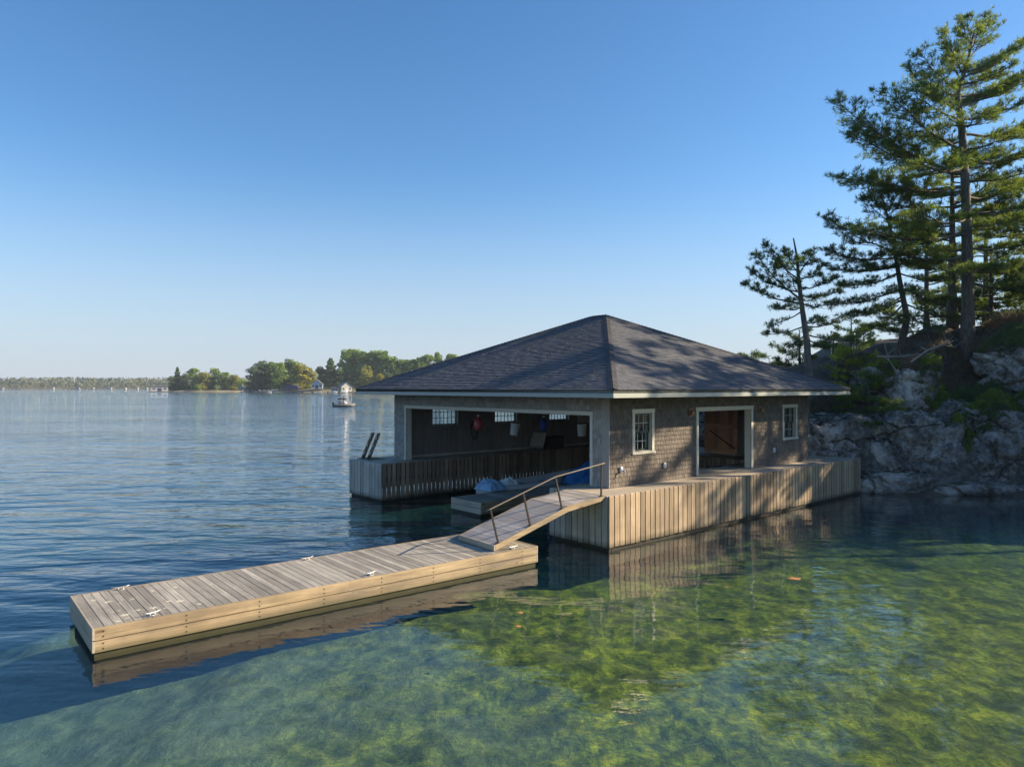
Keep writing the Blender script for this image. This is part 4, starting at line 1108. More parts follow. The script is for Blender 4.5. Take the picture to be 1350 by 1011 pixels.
# ---- leaning red pine behind the boathouse corner
bA = (12.65, 31.0, gzat(12.65, 31.0) - 0.15)
tA = [(0, 0, 0), off(bA, 1066, 500, 31.0), off(bA, 1064, 450, 31.0), off(bA, 1058, 410, 31.0), off(bA, 1053, 370, 31.0), off(bA, 1051, 340, 31.0), off(bA, 1046, 314, 31.0)]
LA = []
for (sy_, px, py, dD) in [(350, 1038, 336, 0.3), (348, 1063, 334, -0.3), (352, 1052, 342, -0.7), (350, 1072, 345, 0.5), (356, 1028, 350, 0.6), (366, 1078, 362, -0.8), (400, 985, 375, 0.3), (395, 1000, 340, -0.6), (385, 992, 360, 0.9), (370, 1012, 325, 0.2), (375, 1030, 345, -1.0), (360, 1035, 330, 0.6), (360, 1070, 335, 0.4), (370, 1085, 350, -0.5), (380, 1100, 365, 0.6), (390, 1105, 385, -0.4), (400, 1095, 400, 0.9), (395, 1075, 392, -1.2), (405, 1025, 405, -0.9), (410, 1018, 428, 0.5), (400, 1040, 395, 1.3), (430, 1012, 440, 0.8), (430, 1100, 425, 0.5), (440, 1125, 448, -0.3), (445, 1092, 458, 0.7), (425, 1080, 420, 1.2), (385, 1045, 372, -1.2), (440, 1040, 455, 0.9)]:
    LA.append((CH - (sy_ - HY) / F * 31.0 - bA[2], off(bA, px, py, 31.0 + dD)))
pine('red_pine', 'slim red pine with a bare broken top behind the boathouse corner', bA, tA, 0.19, LA, 'needle_dark', k=17, ln=0.20, wd=0.021, dens=1.3, bare=0.42, tuft_gap=0.17)

# ---- dark mid pine left of the big one
bD = (18.7, 34.5, gzat(18.7, 34.5) - 0.1)
tD = [(0, 0, 0), off(bD, 1196, 420, 34.5), off(bD, 1186, 370, 34.5), off(bD, 1178, 320, 34.5), off(bD, 1170, 285, 34.5), off(bD, 1160, 252, 34.5)]
LD = []
for (sy_, px, py, dD) in [(330, 1092, 290, 0), (340, 1095, 330, -0.8), (350, 1100, 355, 0.6), (360, 1112, 375, -0.5), (380, 1108, 400, 0.4), (395, 1120, 415, -0.6), (400, 1135, 440, 0.2), (300, 1110, 300, 0.9), (290, 1140, 262, -0.7), (280, 1150, 258, 0.4), (270, 1165, 245, 0), (285, 1190, 262, -0.6), (300, 1210, 290, 0.6), (320, 1225, 320, -1), (340, 1240, 345, 0.8), (360, 1250, 370, -1.2), (380, 1258, 395, 0.5), (400, 1262, 420, -1.0), (410, 1235, 435, -1.6), (410, 1165, 430, -1.2), (390, 1155, 405, 1.5), (350, 1150, 350, -1.7), (330, 1200, 335, -1.8), (370, 1190, 385, -2.0), (310, 1175, 310, 1.6), (420, 1185, 440, 1.6), (425, 1215, 448, 0.8)]:
    LD.append((max(0.5, CH - (sy_ - HY) / F * 34.5 - bD[2]), off(bD, px, py, 34.5 + dD)))
pine('white_pine', 'dark dense middle-sized pine left of the tallest pine', bD, tD, 0.17, LD, 'needle_dark', k=15, ln=0.22, wd=0.021, dens=1.05, bare=0.2)

def simple_pine(name, label, base, H, r0, rad, nl, seed, mat='needle', z0=0.3, k=11, group=None, lean=(0, 0), dens=0.9, rise=0.2, shape=0.8, ln=0.25, wd=0.027):
    tp_ = [(lean[0] * t_ * H, lean[1] * t_ * H, H * t_) for t_ in (0, 0.2, 0.4, 0.6, 0.8, 1.0)]
    L_ = auto_limbs(H * z0, H * 0.98, nl, rad, fx(tp_), shape, rise, seed)
    return pine(name, label, (base[0], base[1], gzat(base[0], base[1]) - 0.1), tp_, r0, L_, mat, k=k, ln=ln, wd=wd, dens=dens, group=group)
simple_pine('white_pine', 'second trunk with sparse limbs just behind the tallest pine', (22.3, 36.0), 10.0, 0.24, 3.2, 24, 3, 'needle', 0.45)
simple_pine('white_pine', 'broad pine at the right edge behind the tallest one', (27.0, 35.5), 12.5, 0.24, 4.6, 40, 4, 'needle', 0.2)
simple_pine('white_pine', 'low dark pine leaning at the right edge below the big limbs', (24.0, 32.8), 5.2, 0.2, 3.0, 24, 5, 'needle_dark', 0.2, lean=(0.25, 0))
# background low pines behind the roof's right slope
simple_pine('white_pine', 'low round pine behind the roof, leftmost on the headland', (15.2, 45.0), 3.9, 0.16, 2.3, 24, 6, 'needle_dark', 0.25)
simple_pine('white_pine', 'dark pine behind the roof, left of the leaning red pine', (17.4, 43.0), 5.2, 0.16, 2.8, 24, 7, 'needle_dark', 0.15)
simple_pine('white_pine', 'dark bushy pine just behind the trunk of the leaning red pine', (19.0, 42.0), 5.0, 0.16, 2.8, 26, 8, 'needle_dark', 0.1)
simple_pine('white_pine', 'half-hidden pine between the red pine and the young yellow-green pine', (21.0, 44.0), 5.6, 0.16, 2.6, 22, 9, 'needle_dark', 0.1)
simple_pine('white_pine', 'pine behind the dark middle-sized pine', (24.5, 42.0), 8.5, 0.2, 3.4, 30, 10, 'needle', 0.1)
simple_pine('white_pine', 'pine deep behind the tallest trunk', (28.0, 42.0), 9.5, 0.2, 3.6, 30, 11, 'needle', 0.1)
simple_pine('white_pine', 'low bushy dark pine just right behind the tallest trunk', (24.6, 36.5), 4.5, 0.15, 3.0, 26, 31, 'needle_dark', 0.05)
simple_pine('white_pine', 'low bushy pine filling the right edge behind the slope', (28.5, 38.5), 6.0, 0.15, 3.4, 28, 32, 'needle', 0.05)
simple_pine('young_pine', 'young pine above the end of the roof, needles coloured yellow-green as if sunlit', (15.6, 32.2), 3.4, 0.06, 1.35, 26, 12, 'needle_young_lit', 0.05, k=14, dens=1.4, ln=0.18, wd=0.018)
simple_pine('young_pine', 'drooping green young pine on the slope beside the pale boulder', (15.5, 30.9), 2.4, 0.05, 1.6, 24, 13, 'needle', 0.05, k=14, dens=1.4, rise=-0.15, ln=0.18, wd=0.018)
simple_pine('white_pine', 'thin pine beyond the right edge of view, third along the shore', (33.0, 24.2), 13.0, 0.2, 2.6, 12, 25, 'needle', 0.55, k=7, group='pines beyond the right edge of view', wd=0.045)
# pines just outside the right edge whose shadows fall on the roof, wall and skirt
simple_pine('white_pine', 'pine beyond the right edge of view nearest the shore', (24.6, 24.7), 13.3, 0.26, 3.2, 18, 21, 'needle', 0.70, k=7, group='pines beyond the right edge of view', wd=0.045)
simple_pine('white_pine', 'pine beyond the right edge of view farther back', (28.6, 25.2), 12.8, 0.24, 3.0, 12, 22, 'needle', 0.66, k=7, group='pines beyond the right edge of view', wd=0.045)
simple_pine('white_pine', 'pine beyond the right edge of view on the higher ground', (29.0, 30.5), 13.0, 0.28, 4.4, 40, 23, 'needle', 0.12, k=7, group='pines beyond the right edge of view', wd=0.045)
simple_pine('white_pine', 'lower pine beyond the right edge of view on the bank', (31.5, 28.2), 12.0, 0.28, 4.4, 40, 24, 'needle', 0.1, k=7, group='pines beyond the right edge of view', wd=0.045)

def mat_shrub(name, label, c_, sx, sy, h, n, seed, mat='juniper', ln=0.12, wd=0.02, k=6, cat='shrub', group=None, proj=True):
    r_ = np.random.default_rng(seed)
    a = r_.uniform(0, 6.283, n); q = np.sqrt(r_.random(n)); X = c_[0] + sx * q * np.cos(a); Y = c_[1] + sy * q * np.sin(a)
    G = np.array([surf_z(a_, b_) for a_, b_ in zip(X, Y)])
    H = h * (1 - q ** 2) * (0.45 + 0.9 * vnoise(X * 1.0 + 50, Y + 50, 1.7, seed)) ; Z = G + H * r_.uniform(0.35, 1.0, n)
    D_ = np.stack([np.cos(a) * 0.4, np.sin(a) * 0.4, np.full(n, 0.8)], -1)
    P = np.stack([X - c_[0], Y - c_[1], Z], -1)
    t = thing(name, label, cat, (c_[0], c_[1], 0), 0, group)
    V, Fc = tufts(P, D_, k, ln, wd, 1.0, 0.1, r_); np_mesh('foliage', V, Fc, M[mat], t)
    mb = MB()
    for i in range(9):
        aa = i * 0.7; g0 = surf_z(c_[0], c_[1])
        mb.tube([(0, 0, g0 - 0.05), (0.5 * sx * math.cos(aa), 0.5 * sy * math.sin(aa), g0 + h * 0.35), (0.8 * sx * math.cos(aa), 0.8 * sy * math.sin(aa), g0 + h * 0.3)], [0.02, 0.012, 0.006], 5)
    mb.build('stem', M['bark2'], t)
    return t
mat_shrub('juniper', 'wide dark juniper mat spilling below the pale boulder at the right', (21.0, 31.0, 3.6), 2.4, 0.9, 0.8, 6500, 1)
mat_shrub('juniper', 'small dark juniper between the pale domed boulder and the mossy stones', (18.6, 31.2, 3.1), 0.9, 0.6, 0.7, 1500, 2, 'shrub', 0.1, 0.03)
mat_shrub('juniper', 'green low shrub draped over the cracked granite face', (20.0, 29.6, 2.3), 0.85, 0.6, 0.6, 1500, 3, 'shrub', 0.1, 0.03)
mat_shrub('juniper', 'dark shrub hanging on the rock at the right edge near the water', (21.7, 28.8, 1.5), 0.9, 0.6, 0.9, 1800, 4)
mat_shrub('shrub', 'small leafy shrub in the cleft between the two big granite faces', (18.6, 29.3, 2.2), 0.45, 0.4, 0.5, 700, 21, 'shrub', 0.09, 0.03)
mat_shrub('shrub', 'dark shrub low on the granite just above the flat ledge', (19.6, 28.9, 1.0), 0.6, 0.35, 0.35, 800, 22, 'juniper')
mat_shrub('shrub', 'leafy shrub on top of the rightmost waterline granite', (21.0, 30.0, 3.0), 0.7, 0.6, 0.6, 1200, 23, 'shrub', 0.09, 0.03)
mat_shrub('shrub', 'tuft of green growing at the foot of the pale domed boulder', (16.6, 31.2, 2.9), 0.6, 0.45, 0.5, 900, 24, 'shrub', 0.09, 0.03)
mat_shrub('shrub', 'dark trailing shrub over the slab behind the pier end', (14.9, 30.8, 2.75), 0.7, 0.4, 0.35, 900, 25, 'juniper')
mat_shrub('dry_brush', 'brown tangle of dry brush on top of the slope below the tallest pine', (19.8, 32.6, 4.4), 2.2, 1.3, 0.7, 3600, 5, 'dry', 0.25, 0.014, 4, 'brush')
mat_shrub('dry_brush', 'brown dry brush under the dark middle-sized pine', (17.3, 33.6), 2.0, 1.0, 0.6, 2600, 6, 'dry', 0.25, 0.014, 4, 'brush')
mat_shrub('dry_brush', 'brown leaf litter and brush on the ledge above the waterline faces', (17.6, 31.2, 2.6), 1.9, 0.5, 0.35, 1800, 7, 'dry', 0.16, 0.02, 4, 'brush')
mat_shrub('dry_brush', 'reddish leaf litter beside the trunk of the red pine', (13.9, 32.4, 2.85), 1.5, 0.7, 0.3, 2000, 8, 'dry', 0.14, 0.03, 4, 'brush')
mat_shrub('dry_brush', 'dry grass and brush beside the high pale boulder', (23.6, 32.8, 5.6), 2.2, 1.2, 0.6, 2600, 9, 'dry', 0.25, 0.014, 4, 'brush')

def dead_branch(label, pts, r0, seed):
    random.seed(seed); t = thing('fallen_branch', label, 'branch', pts[0]); b = Vector(pts[0]); mb = MB()
    P = [Vector(p) - b for p in pts]; mb.tube(P, [r0 * (1 - 0.75 * i / (len(P) - 1)) for i in range(len(P))], 7)
    for i in range(1, len(P)):
        for j in range(3):
            d = Vector((random.uniform(-1, 1), random.uniform(-0.6, 0.6), random.uniform(0.0, 0.8))).normalized(); L = random.uniform(0.3, 0.9)
            limb(mb, P[i], P[i] + d * L, r0 * 0.35, 0.005, 0, 0.15, 4)
    mb.build('bare_wood', M['dead'], t); return t
dead_branch('bleached fallen branch arching over the dry brush under the pines', [at(1200, 478, 31), at(1222, 462, 31.4), at(1250, 452, 31.5), at(1258, 458, 31.6)], 0.05, 1)
dead_branch('pale dead branch lying on the dark slope left of the tallest trunk', [at(1155, 470, 31.5), at(1190, 470, 32), at(1230, 464, 32)], 0.05, 2)
dead_branch('thin bleached stick standing on the pale domed boulder', [at(1183, 492, 30.6), at(1172, 475, 30.7), at(1169, 468, 30.8)], 0.03, 3)
dead_branch('twisted dead root hanging over the ledge', [at(1213, 560, 29.2), at(1205, 540, 29.4), at(1196, 532, 29.6)], 0.06, 4)
random.seed(99)

# pole and small building glimpsed between the trunks
po = thing('flag_pole', 'thin pale pole standing behind the right end of the roof', 'pole', at(1096, 500, 40))
mb = MB(); mb.tube([(0, 0, -2), (0, 0, 2.6)], [0.045, 0.035], 8); mb.build('mast', M['white'], po); mb = MB(); mb.lathe([(0, 2.6), (0.06, 2.62), (0.06, 2.7), (0, 2.74)], n=10); mb.build('finial', M['galv'], po)

# ------------------------------------------------------------------ trees on the islands: prototypes and copies
def copy_tree(o, parent=None):
    c_ = o.copy(); COL.objects.link(c_)
    if parent is not None: c_.parent = parent
    for ch in list(o.children): copy_tree(ch, c_)
    return c_
def decid(name, H, rad, seed, mat, nl=44, per=130, q=1.15, z0=-0.04, conif=False):
    r_ = np.random.default_rng(seed); P = []
    if conif:
        n = nl * per; f = r_.random(n) ** 1.25; z = H * (z0 + (1 - z0) * f); rr = rad * (1 - f) ** 0.8 * (0.75 + 0.25 * np.sin(z * 2.2)) + 0.4; a = r_.uniform(0, 6.283, n); s = np.sqrt(r_.random(n)) * rr
        P = np.stack([s * np.cos(a), s * np.sin(a), z], -1)
    else:
        for i in range(nl):
            a = r_.uniform(0, 6.283); f = r_.random(); rr = rad * (0.75 * math.sin(math.pi * min(0.97, 0.14 + 0.8 * f)) ** 0.6); s = math.sqrt(r_.random()) * rr
            c_ = np.array([s * math.cos(a), s * math.sin(a), H * (z0 + 0.1 + (0.86 - z0) * f)]); lr = rad * r_.uniform(0.24, 0.46)
            d = r_.normal(0, 1, (per, 3)); d /= np.linalg.norm(d, axis=1)[:, None]; P.append(c_ + d * lr * np.array([1, 1, 0.75]) * r_.uniform(0.65, 1.05, (per, 1)))
        P = np.concatenate(P)
    n = len(P); nn = r_.normal(0, 1, (n, 3)); nn /= np.linalg.norm(nn, axis=1)[:, None]; t1 = np.cross(nn, r_.normal(0, 1, (n, 3))); t1 /= np.linalg.norm(t1, axis=1)[:, None]; t2 = np.cross(nn, t1)
    s = q * r_.uniform(0.35, 1.0, (n, 1)); V = np.stack([P - t1 * s * .5, P + t2 * s * .35, P + t1 * s * .5, P - t2 * s * .35], 1).reshape(-1, 3)
    t = thing(name, '', 'tree', (0, 0, 0))
    np_mesh('crown', V, np.arange(n * 4).reshape(-1, 4), M[mat], t)
    mb = MB(); mb.tube([(0, 0, -0.5), (0.1, 0, H * 0.3), (0, 0.1, H * 0.75)], [H * 0.022, H * 0.016, H * 0.006], 8)
    if not conif:
        for i in range(5):
            a = i * 1.3; limb(mb, (0, 0, H * (0.2 + 0.08 * i)), (rad * 0.55 * math.cos(a), rad * 0.55 * math.sin(a), H * (0.42 + 0.08 * i)), H * 0.008, 0.03)
    mb.build('trunk', M['bark2'], t)
    return t
protos = {
    'green': decid('leafy_tree', 18, 6.5, 1, 'decid'), 'green2': decid('leafy_tree', 20, 6.0, 2, 'decid', 50), 'dark': decid('leafy_tree', 18, 6.8, 3, 'decid_dark', 48),
    'yellow': decid('leafy_tree', 15, 5.5, 4, 'decid_yellow'), 'conif': decid('conifer', 20, 5.5, 5, 'decid_dark', 40, 120, 1.3, 0.02, True), 'bushy': decid('bushy_tree', 9, 6.5, 6, 'decid', 22, 150, 0.8, 0.0)}
used = set()
DESC = {'green': 'green leafy tree', 'green2': 'tall green leafy tree', 'dark': 'dark green leafy tree', 'yellow': 'yellow-green leafy tree', 'conif': 'dark pointed conifer', 'bushy': 'low spreading bush-like tree'}
def place_tree(kind, px, py_top, D, base_z, where, label=None, wmul=1.0):
    p = at(px, HY, D); H0 = {'green': 18, 'green2': 20, 'dark': 18, 'yellow': 15, 'conif': 20, 'bushy': 9}[kind]
    top = CH - (py_top - HY) / F * D; s = (top - base_z) / (H0 * 0.97)
    o = protos[kind] if kind not in used else copy_tree(protos[kind])
    used.add(kind)
    o.location = (p.x, p.y, base_z); sw = s * wmul * 1.3; o.scale = (sw, sw, s); o.rotation_euler = (0, 0, random.uniform(0, 6.28))
    o['label'] = label or DESC[kind]; o['category'] = 'tree'; o['group'] = where
    return o

# island 1 (far left island) at about 700 m, island 2 at about 600-650 m
def mound(name, cx, cy, rx, ry, h, mat, seed):
    n = 60; g = np.linspace(-1.15, 1.15, n); X, Y = np.meshgrid(g, g, indexing='ij'); r_ = np.hypot(X, Y) + 0.16 * (vnoise(X * 4 + 20, Y * 4 + 20, 1.0, seed) - 0.5)
    Z = h * (1 - smooth(0.2, 1.0, r_)) - 3.0 * smooth(0.93, 1.1, r_) + 0.7 * (1 - smooth(0.85, 0.98, r_)) + 0.5 * (vnoise(X * 9 + 20, Y * 9 + 20, 1.0, seed + 3) - 0.5) * (r_ < 0.95)
    V = np.stack([cx + X * rx, cy + Y * ry, Z], -1).reshape(-1, 3); i, j = np.meshgrid(np.arange(n - 1), np.arange(n - 1), indexing='ij'); a = (i * n + j).ravel()
    o = np_mesh(name, V, np.stack([a, a + n, a + n + 1, a + 1], -1), mat, None, True); return tag(o, kind='structure')
def m_shore():
    t = NT('island_ground'); v = t.coords(kind='World'); n1 = t.noise(v, 0.12, 6, 0.7)
    z = t.n('SeparateXYZ', Vector=v).outputs[2]
    col = t.ramp(n1, [(0.35, (0.06, 0.07, 0.03)), (0.6, (0.16, 0.14, 0.07))])
    col = t.mix(t.ramp(t.math('ADD', z, n1), [(0.0, 1.0), (1.0, 0.0)]) if False else t.ramp(t.math('MULTIPLY', z, 0.5), [(0.35, 0.8), (0.8, 0.0)]), col, (0.30, 0.26, 0.20))
    return t.fin(col, 0.95)
M['shore'] = m_shore()
D1, D2 = 715.0, 640.0
mound('island', -311, 735, 46, 25, 2.0, M['shore'], 1)
mound('island', -138, 672, 112, 45, 5.0, M['shore'], 2)
w1 = 'trees on the far left island'; w2 = 'trees on the long wooded island'
for kind, px, py, dD, wm, lab in [
    ('conif', 234, 485, 8, 0.8, 'pointed dark conifer standing above the left end of the far left island'), ('dark', 228, 497, 0, 1.0, 'low dark tree at the left tip of the far left island'), ('dark', 243, 494, 3, 1.0, 'dark round tree beside the conifer on the far left island'),
    ('green', 257, 487, 10, 0.9, 'tall sunlit tree left of centre on the far left island'), ('yellow', 268, 492, -2, 1.1, 'sunlit yellow-green tree near the shore in the middle of the far left island'), ('green2', 283, 487, 8, 1.0, 'tall green tree right of centre on the far left island'),
    ('dark', 275, 500, 0, 1.0, 'dark low tree in the middle shadow of the far left island'), ('green', 297, 492, 4, 1.0, 'green round tree at the right of the far left island'), ('yellow', 308, 495, 0, 1.0, 'yellow-green tree near the right end of the far left island'), ('bushy', 318, 500, 2, 0.7, 'low green bush at the right tip of the far left island'),
    ('bushy', 262, 507, -14, 0.6, 'low sunlit bush by the water on the far left island'), ('bushy', 285, 508, -12, 0.6, 'low bush by the water right of centre on the far left island')]:
    place_tree(kind, px, py, D1 + 15 + dD, 1.2, w1, lab, wm)
for kind, px, py, dD, wm, lab in [
    ('dark', 335, 485, 5, 1.0, 'dark spreading tree at the left tip of the long wooded island'), ('dark', 346, 478, 15, 0.9, 'tall dark tree second from the left tip of the long wooded island'), ('green2', 356, 479, 12, 0.8, 'tall green tree above the small white cottage'), ('green', 368, 480, 5, 0.9, 'green tree with bare lower trunk left of the yellow tree'),
    ('dark', 380, 476, 25, 0.8, 'dark tall tree behind the yellow tree'), ('green', 388, 478, 22, 0.8, 'green tree top just left above the yellow tree'), ('yellow', 396, 482, -4, 1.1, 'bright yellow tree on the long wooded island'), ('yellow', 408, 488, 0, 0.9, 'lower yellow-green tree right of the bright yellow tree'),
    ('conif', 436, 474, 12, 1.2, 'large dark pointed conifer left of the gabled boathouse'), ('dark', 424, 485, 15, 0.8, 'dark tree left of the large conifer'), ('dark', 450, 487, 8, 0.8, 'dark tree between the large conifer and the tall grove'), ('green2', 458, 464, 22, 0.75, 'tallest green tree at the left of the tall grove'), ('green', 468, 463, 26, 0.8, 'tall green tree second in the tall grove'),
    ('green2', 480, 466, 20, 0.7, 'tall green tree in the middle of the tall grove'), ('green', 492, 465, 24, 0.8, 'round-topped tall tree in the tall grove'), ('green2', 505, 465, 18, 0.8, 'tall sunlit tree right of the middle of the tall grove'), ('green', 516, 472, 14, 0.8, 'sunlit tree stepping down at the right of the tall grove'), ('yellow', 484, 484, -4, 0.8, 'pale yellow-green tree in front of the tall grove'), ('yellow', 500, 494, -6, 0.9, 'low yellow-green tree near shore in front of the tall grove'),
    ('green', 528, 476, 14, 0.9, 'green tree just above the left slope of the near roof'), ('green', 541, 476, 16, 0.9, 'green tree above the near roof, next to the right'), ('green2', 553, 473, 12, 0.8, 'green tree above the near roof in the low saddle'), ('green', 566, 470, 15, 0.8, 'green tree above the near roof before the two spiky tops'), ('green2', 578, 467, 20, 0.5, 'spiky tree top rising over the near roof'), ('green', 597, 469, 15, 0.7, 'last tree top peeking over the near roof'),
    ('green', 618, 474, 20, 0.9, 'tree hidden behind the roof on the long island'), ('dark', 510, 492, 0, 0.9, 'dark tree behind the eave tip of the near roof')]:
    place_tree(kind, px, py, D2 + 20 + dD, 2.5, w2, lab, wm)
for k_, o_ in protos.items():
    pass

# small buildings on the islands
def cottage(name, label, cat, px, D, w, d, h, roofh, wall_m, roof_m, rz=0.0, base=0.9, doorm='navy', gable=True, dockw=None):
    p = at(px, HY, D); t = thing(name, label, cat, (p.x, p.y, base), rz)
    mb = MB(); mb.box(-w / 2, w / 2, -d / 2, d / 2, 0, h)
    if gable: mb.add([(-w / 2, -d / 2, h), (w / 2, -d / 2, h), (0, -d / 2, h + roofh), (-w / 2, d / 2, h), (w / 2, d / 2, h), (0, d / 2, h + roofh)], [(0, 1, 2), (4, 3, 5)])
    mb.build('wall', M[wall_m], t)
    o_ = 0.5; mb = MB()
    if gable:
        for s_ in (-1, 1):
            a = (s_ * (w / 2 + o_), h - o_ * roofh / (w / 2) + 0.02); b = (0, h + roofh + 0.02)
            P = []
            for y in (-d / 2 - o_, d / 2 + o_): P += [(a[0], y, a[1]), (b[0], y, b[1]), (b[0], y, b[1] + 0.2), (a[0], y, a[1] + 0.2)]
            mb.add(P, [(0, 1, 2, 3), (7, 6, 5, 4), (0, 4, 5, 1), (3, 2, 6, 7), (0, 3, 7, 4)])
    else:
        mb.add([(-w / 2 - o_, -d / 2 - o_, h + 0.01), (w / 2 + o_, -d / 2 - o_, h + 0.01), (w / 2 + o_, d / 2 + o_, h + 0.01), (-w / 2 - o_, d / 2 + o_, h + 0.01), (-w / 4, 0, h + roofh), (w / 4, 0, h + roofh)], [(0, 1, 5, 4), (1, 2, 5), (2, 3, 4, 5), (3, 0, 4), (3, 2, 1, 0)])
    mb.build('roof', M[roof_m], t)
    mb = MB(); mb.box(-w * 0.12, w * 0.12, -d / 2 - 0.06, -d / 2 - 0.01, 0.01, h * 0.75); mb.build('door', M[doorm], t)
    for s_ in (-1, 1):
        mb = MB(); mb.box(s_ * w * 0.32 - w * 0.08, s_ * w * 0.32 + w * 0.08, -d / 2 - 0.05, -d / 2 - 0.01, h * 0.4, h * 0.75); mb.build('window', M['navy'], t)
    if dockw:
        mb = MB(); mb.box(-dockw / 2, dockw / 2, -d / 2 - 4, d / 2 + 0.5, -0.5, -0.02); mb.build('landing', M['skirt_grey'], t)
    return t
cottage('boathouse', 'white boathouse with a dark roof at the left tip of the far left island', 'boathouse', 210, 690, 15, 8, 4.2, 2.0, 'farwhite', 'farroof', 0.5, 0.7, 'navy', False, 22)
cottage('cottage', 'small cream cottage among the trees at the right tip of the far left island', 'cottage', 319, 712, 6, 5, 3.2, 2.0, 'cream', 'fargreyroof', 0.2, 1.5)
cottage('boathouse', 'flat white boathouse between the two islands', 'boathouse', 331, 668, 12, 7, 3.6, 0.6, 'farwhite', 'fargreyroof', 0.1, 0.7, 'navy', False, 16)
cottage('boathouse', 'gabled boathouse with grey roof and cream front near the eave of the near roof', 'boathouse', 455, 612, 9, 10, 4.5, 3.6, 'cream', 'fargreyroof', 0.5, 0.6, 'white', True, 14)
cottage('cottage', 'blue-grey gabled house in the shade of the long wooded island', 'cottage', 418, 640, 10, 8, 4.5, 4.0, 'outlet_blue', 'fargreyroof', 0.2, 3.0)
cottage('shed', 'low shed by the docks left of the gabled boathouse', 'shed', 441, 610, 5, 4, 2.8, 1.4, 'farwhite', 'fargreyroof', 0.2, 0.8)
cottage('cottage', 'dark low cottage under the yellow tree on the long wooded island', 'cottage', 385, 640, 12, 8, 3.4, 1.6, 'navy', 'farroof', 0.0, 2.2)
def quay(label, px0, px1, D, mat='dead', h=0.9):
    a = at(px0, HY, D); b = at(px1, HY, D); t = thing('jetty', label, 'jetty', (a.x, a.y, 0)); L = b.x - a.x
    mb = MB(); mb.box(0, L, -1.5, 1.5, h - 0.25, h); mb.build('deck', M[mat], t)
    for i in range(int(L / 8) + 1): mb = MB(); mb.box(i * 8 - 0.0, i * 8 + 0.4, -1.3, 1.3, -1.5, h - 0.26); mb.build('piling', M['dark_wood'], t)
    return t
quay('low jetty at the foot of the yellow tree', 386, 412, 606); quay('pale jetty left of the gabled boathouse', 412, 424, 604, 'cream'); quay('long jetty in front of the gabled boathouse', 432, 476, 596); quay('short jetty beside the flat white boathouse', 340, 352, 628)

def small_boat(name, label, px, D, L, rz=0.0, mat='hull_white'):
    p = at(px, HY, D); t = thing(name, label, 'boat', (p.x, p.y, 0), rz)
    hull(L, L * 0.36, L * 0.16, 'hull', M[mat], t, 0.06); mb = MB(); mb.box(L * 0.25, L * 0.6, -L * 0.12, L * 0.12, L * 0.1, L * 0.3); mb.build('cabin', M['white'], t, bevel=0.1); return t
small_boat('motor_boat', 'small white motor boat moored in front of the gabled boathouse', 449, 590, 6.0, 0.3)
small_boat('motor_boat', 'tiny white boat moored off the left part of the long wooded island', 353, 620, 3.5, 0.2)
small_boat('motor_boat', 'small white boat at the jetty under the low shed', 437, 592, 5.0, 0.1)

# far shore: a continuous low wood with specks of houses
def far_z(X): return 3 + 9 * vnoise(X + 3000, X * 0 + 10, 0.004, 77, 3)
n = 42000; r_ = np.random.default_rng(55); X = r_.uniform(-2300, 2300, n); t_ = r_.random(n); Y = 1560 + 260 * t_ ** 1.2
hill = 2 + 14 * smooth(1560, 1820, Y); tree = 11 + 5 * vnoise(X + 3000, Y, 0.05, 9, 2); Z = hill + tree * r_.random(n) ** 0.6 + 3.5 * (vnoise(X + 3000, Y * 0 + 5, 0.006, 3, 2) - 0.5)
P = np.stack([X, Y, Z], -1); nn = r_.normal(0, 1, (n, 3)); t1 = np.cross(nn, r_.normal(0, 1, (n, 3))); t1 /= np.linalg.norm(t1, axis=1)[:, None]; t2 = np.cross(nn, t1); t2 /= np.linalg.norm(t2, axis=1)[:, None]
s = 7.0 * r_.uniform(0.4, 1, (n, 1)); V = np.stack([P - t1 * s * .5, P + t2 * s * .4, P + t1 * s * .5, P - t2 * s * .4], 1).reshape(-1, 3)
fw = np_mesh('far_wood', V, np.arange(n * 4).reshape(-1, 4), M['decid_far']); tag(fw, 'low continuous wood along the far shore at the left horizon', 'wood', None, 'stuff')
def far_shore():
    xs_ = np.linspace(-2400, 2400, 160); ys_ = np.linspace(1540, 1900, 14)
    return grid_obj('far_shore', xs_, ys_, lambda X, Y: -3 + 4 * smooth(1545, 1565, Y + 8 * vnoise(X + 3000, Y, 0.02, 5)) + 14 * smooth(1560, 1820, Y), M['shore'])
tag(far_shore(), kind='structure')
for i, (px, w, wm_, rm, lab) in enumerate([(2, 16, 'farwhite', 'fargreyroof', 'white house cut by the left edge on the far shore'), (70, 8, 'farwhite', 'farwhite', 'lone small white house on the far shore left of the docks'), (103, 12, 'farwhite', 'farroof', 'white gabled house above the far docks'), (122, 10, 'farwhite', 'fargreyroof', 'small white house right of the far docks'), (143, 24, 'farwhite', 'fargreyroof', 'wide white marina building on the far shore'), (164, 14, 'cream', 'fargreyroof', 'cream house right of the marina building'), (181, 8, 'cream', 'fargreyroof', 'small cream house left of the white boathouse'), (193, 10, 'farwhite', 'fargreyroof', 'white house on the far shore just left of the white boathouse')]):
    cottage('house', lab, 'house', px, 1545 if i in (0, 2, 4) else 1552, w * 0.55, 6, 2.6, 1.2, wm_, rm, 0.1, 1.0, 'navy', True)
for px0, px1, lab in [(-4, 28, 'long white row of docks at the left end of the far shore'), (84, 108, 'dark low docks on the far shore below the gabled house'), (112, 136, 'dark docks crowded with boats on the far shore')]:
    quay(lab, px0, px1, 1490, 'farwhite' if px0 < 0 else 'dark_wood', 1.6)

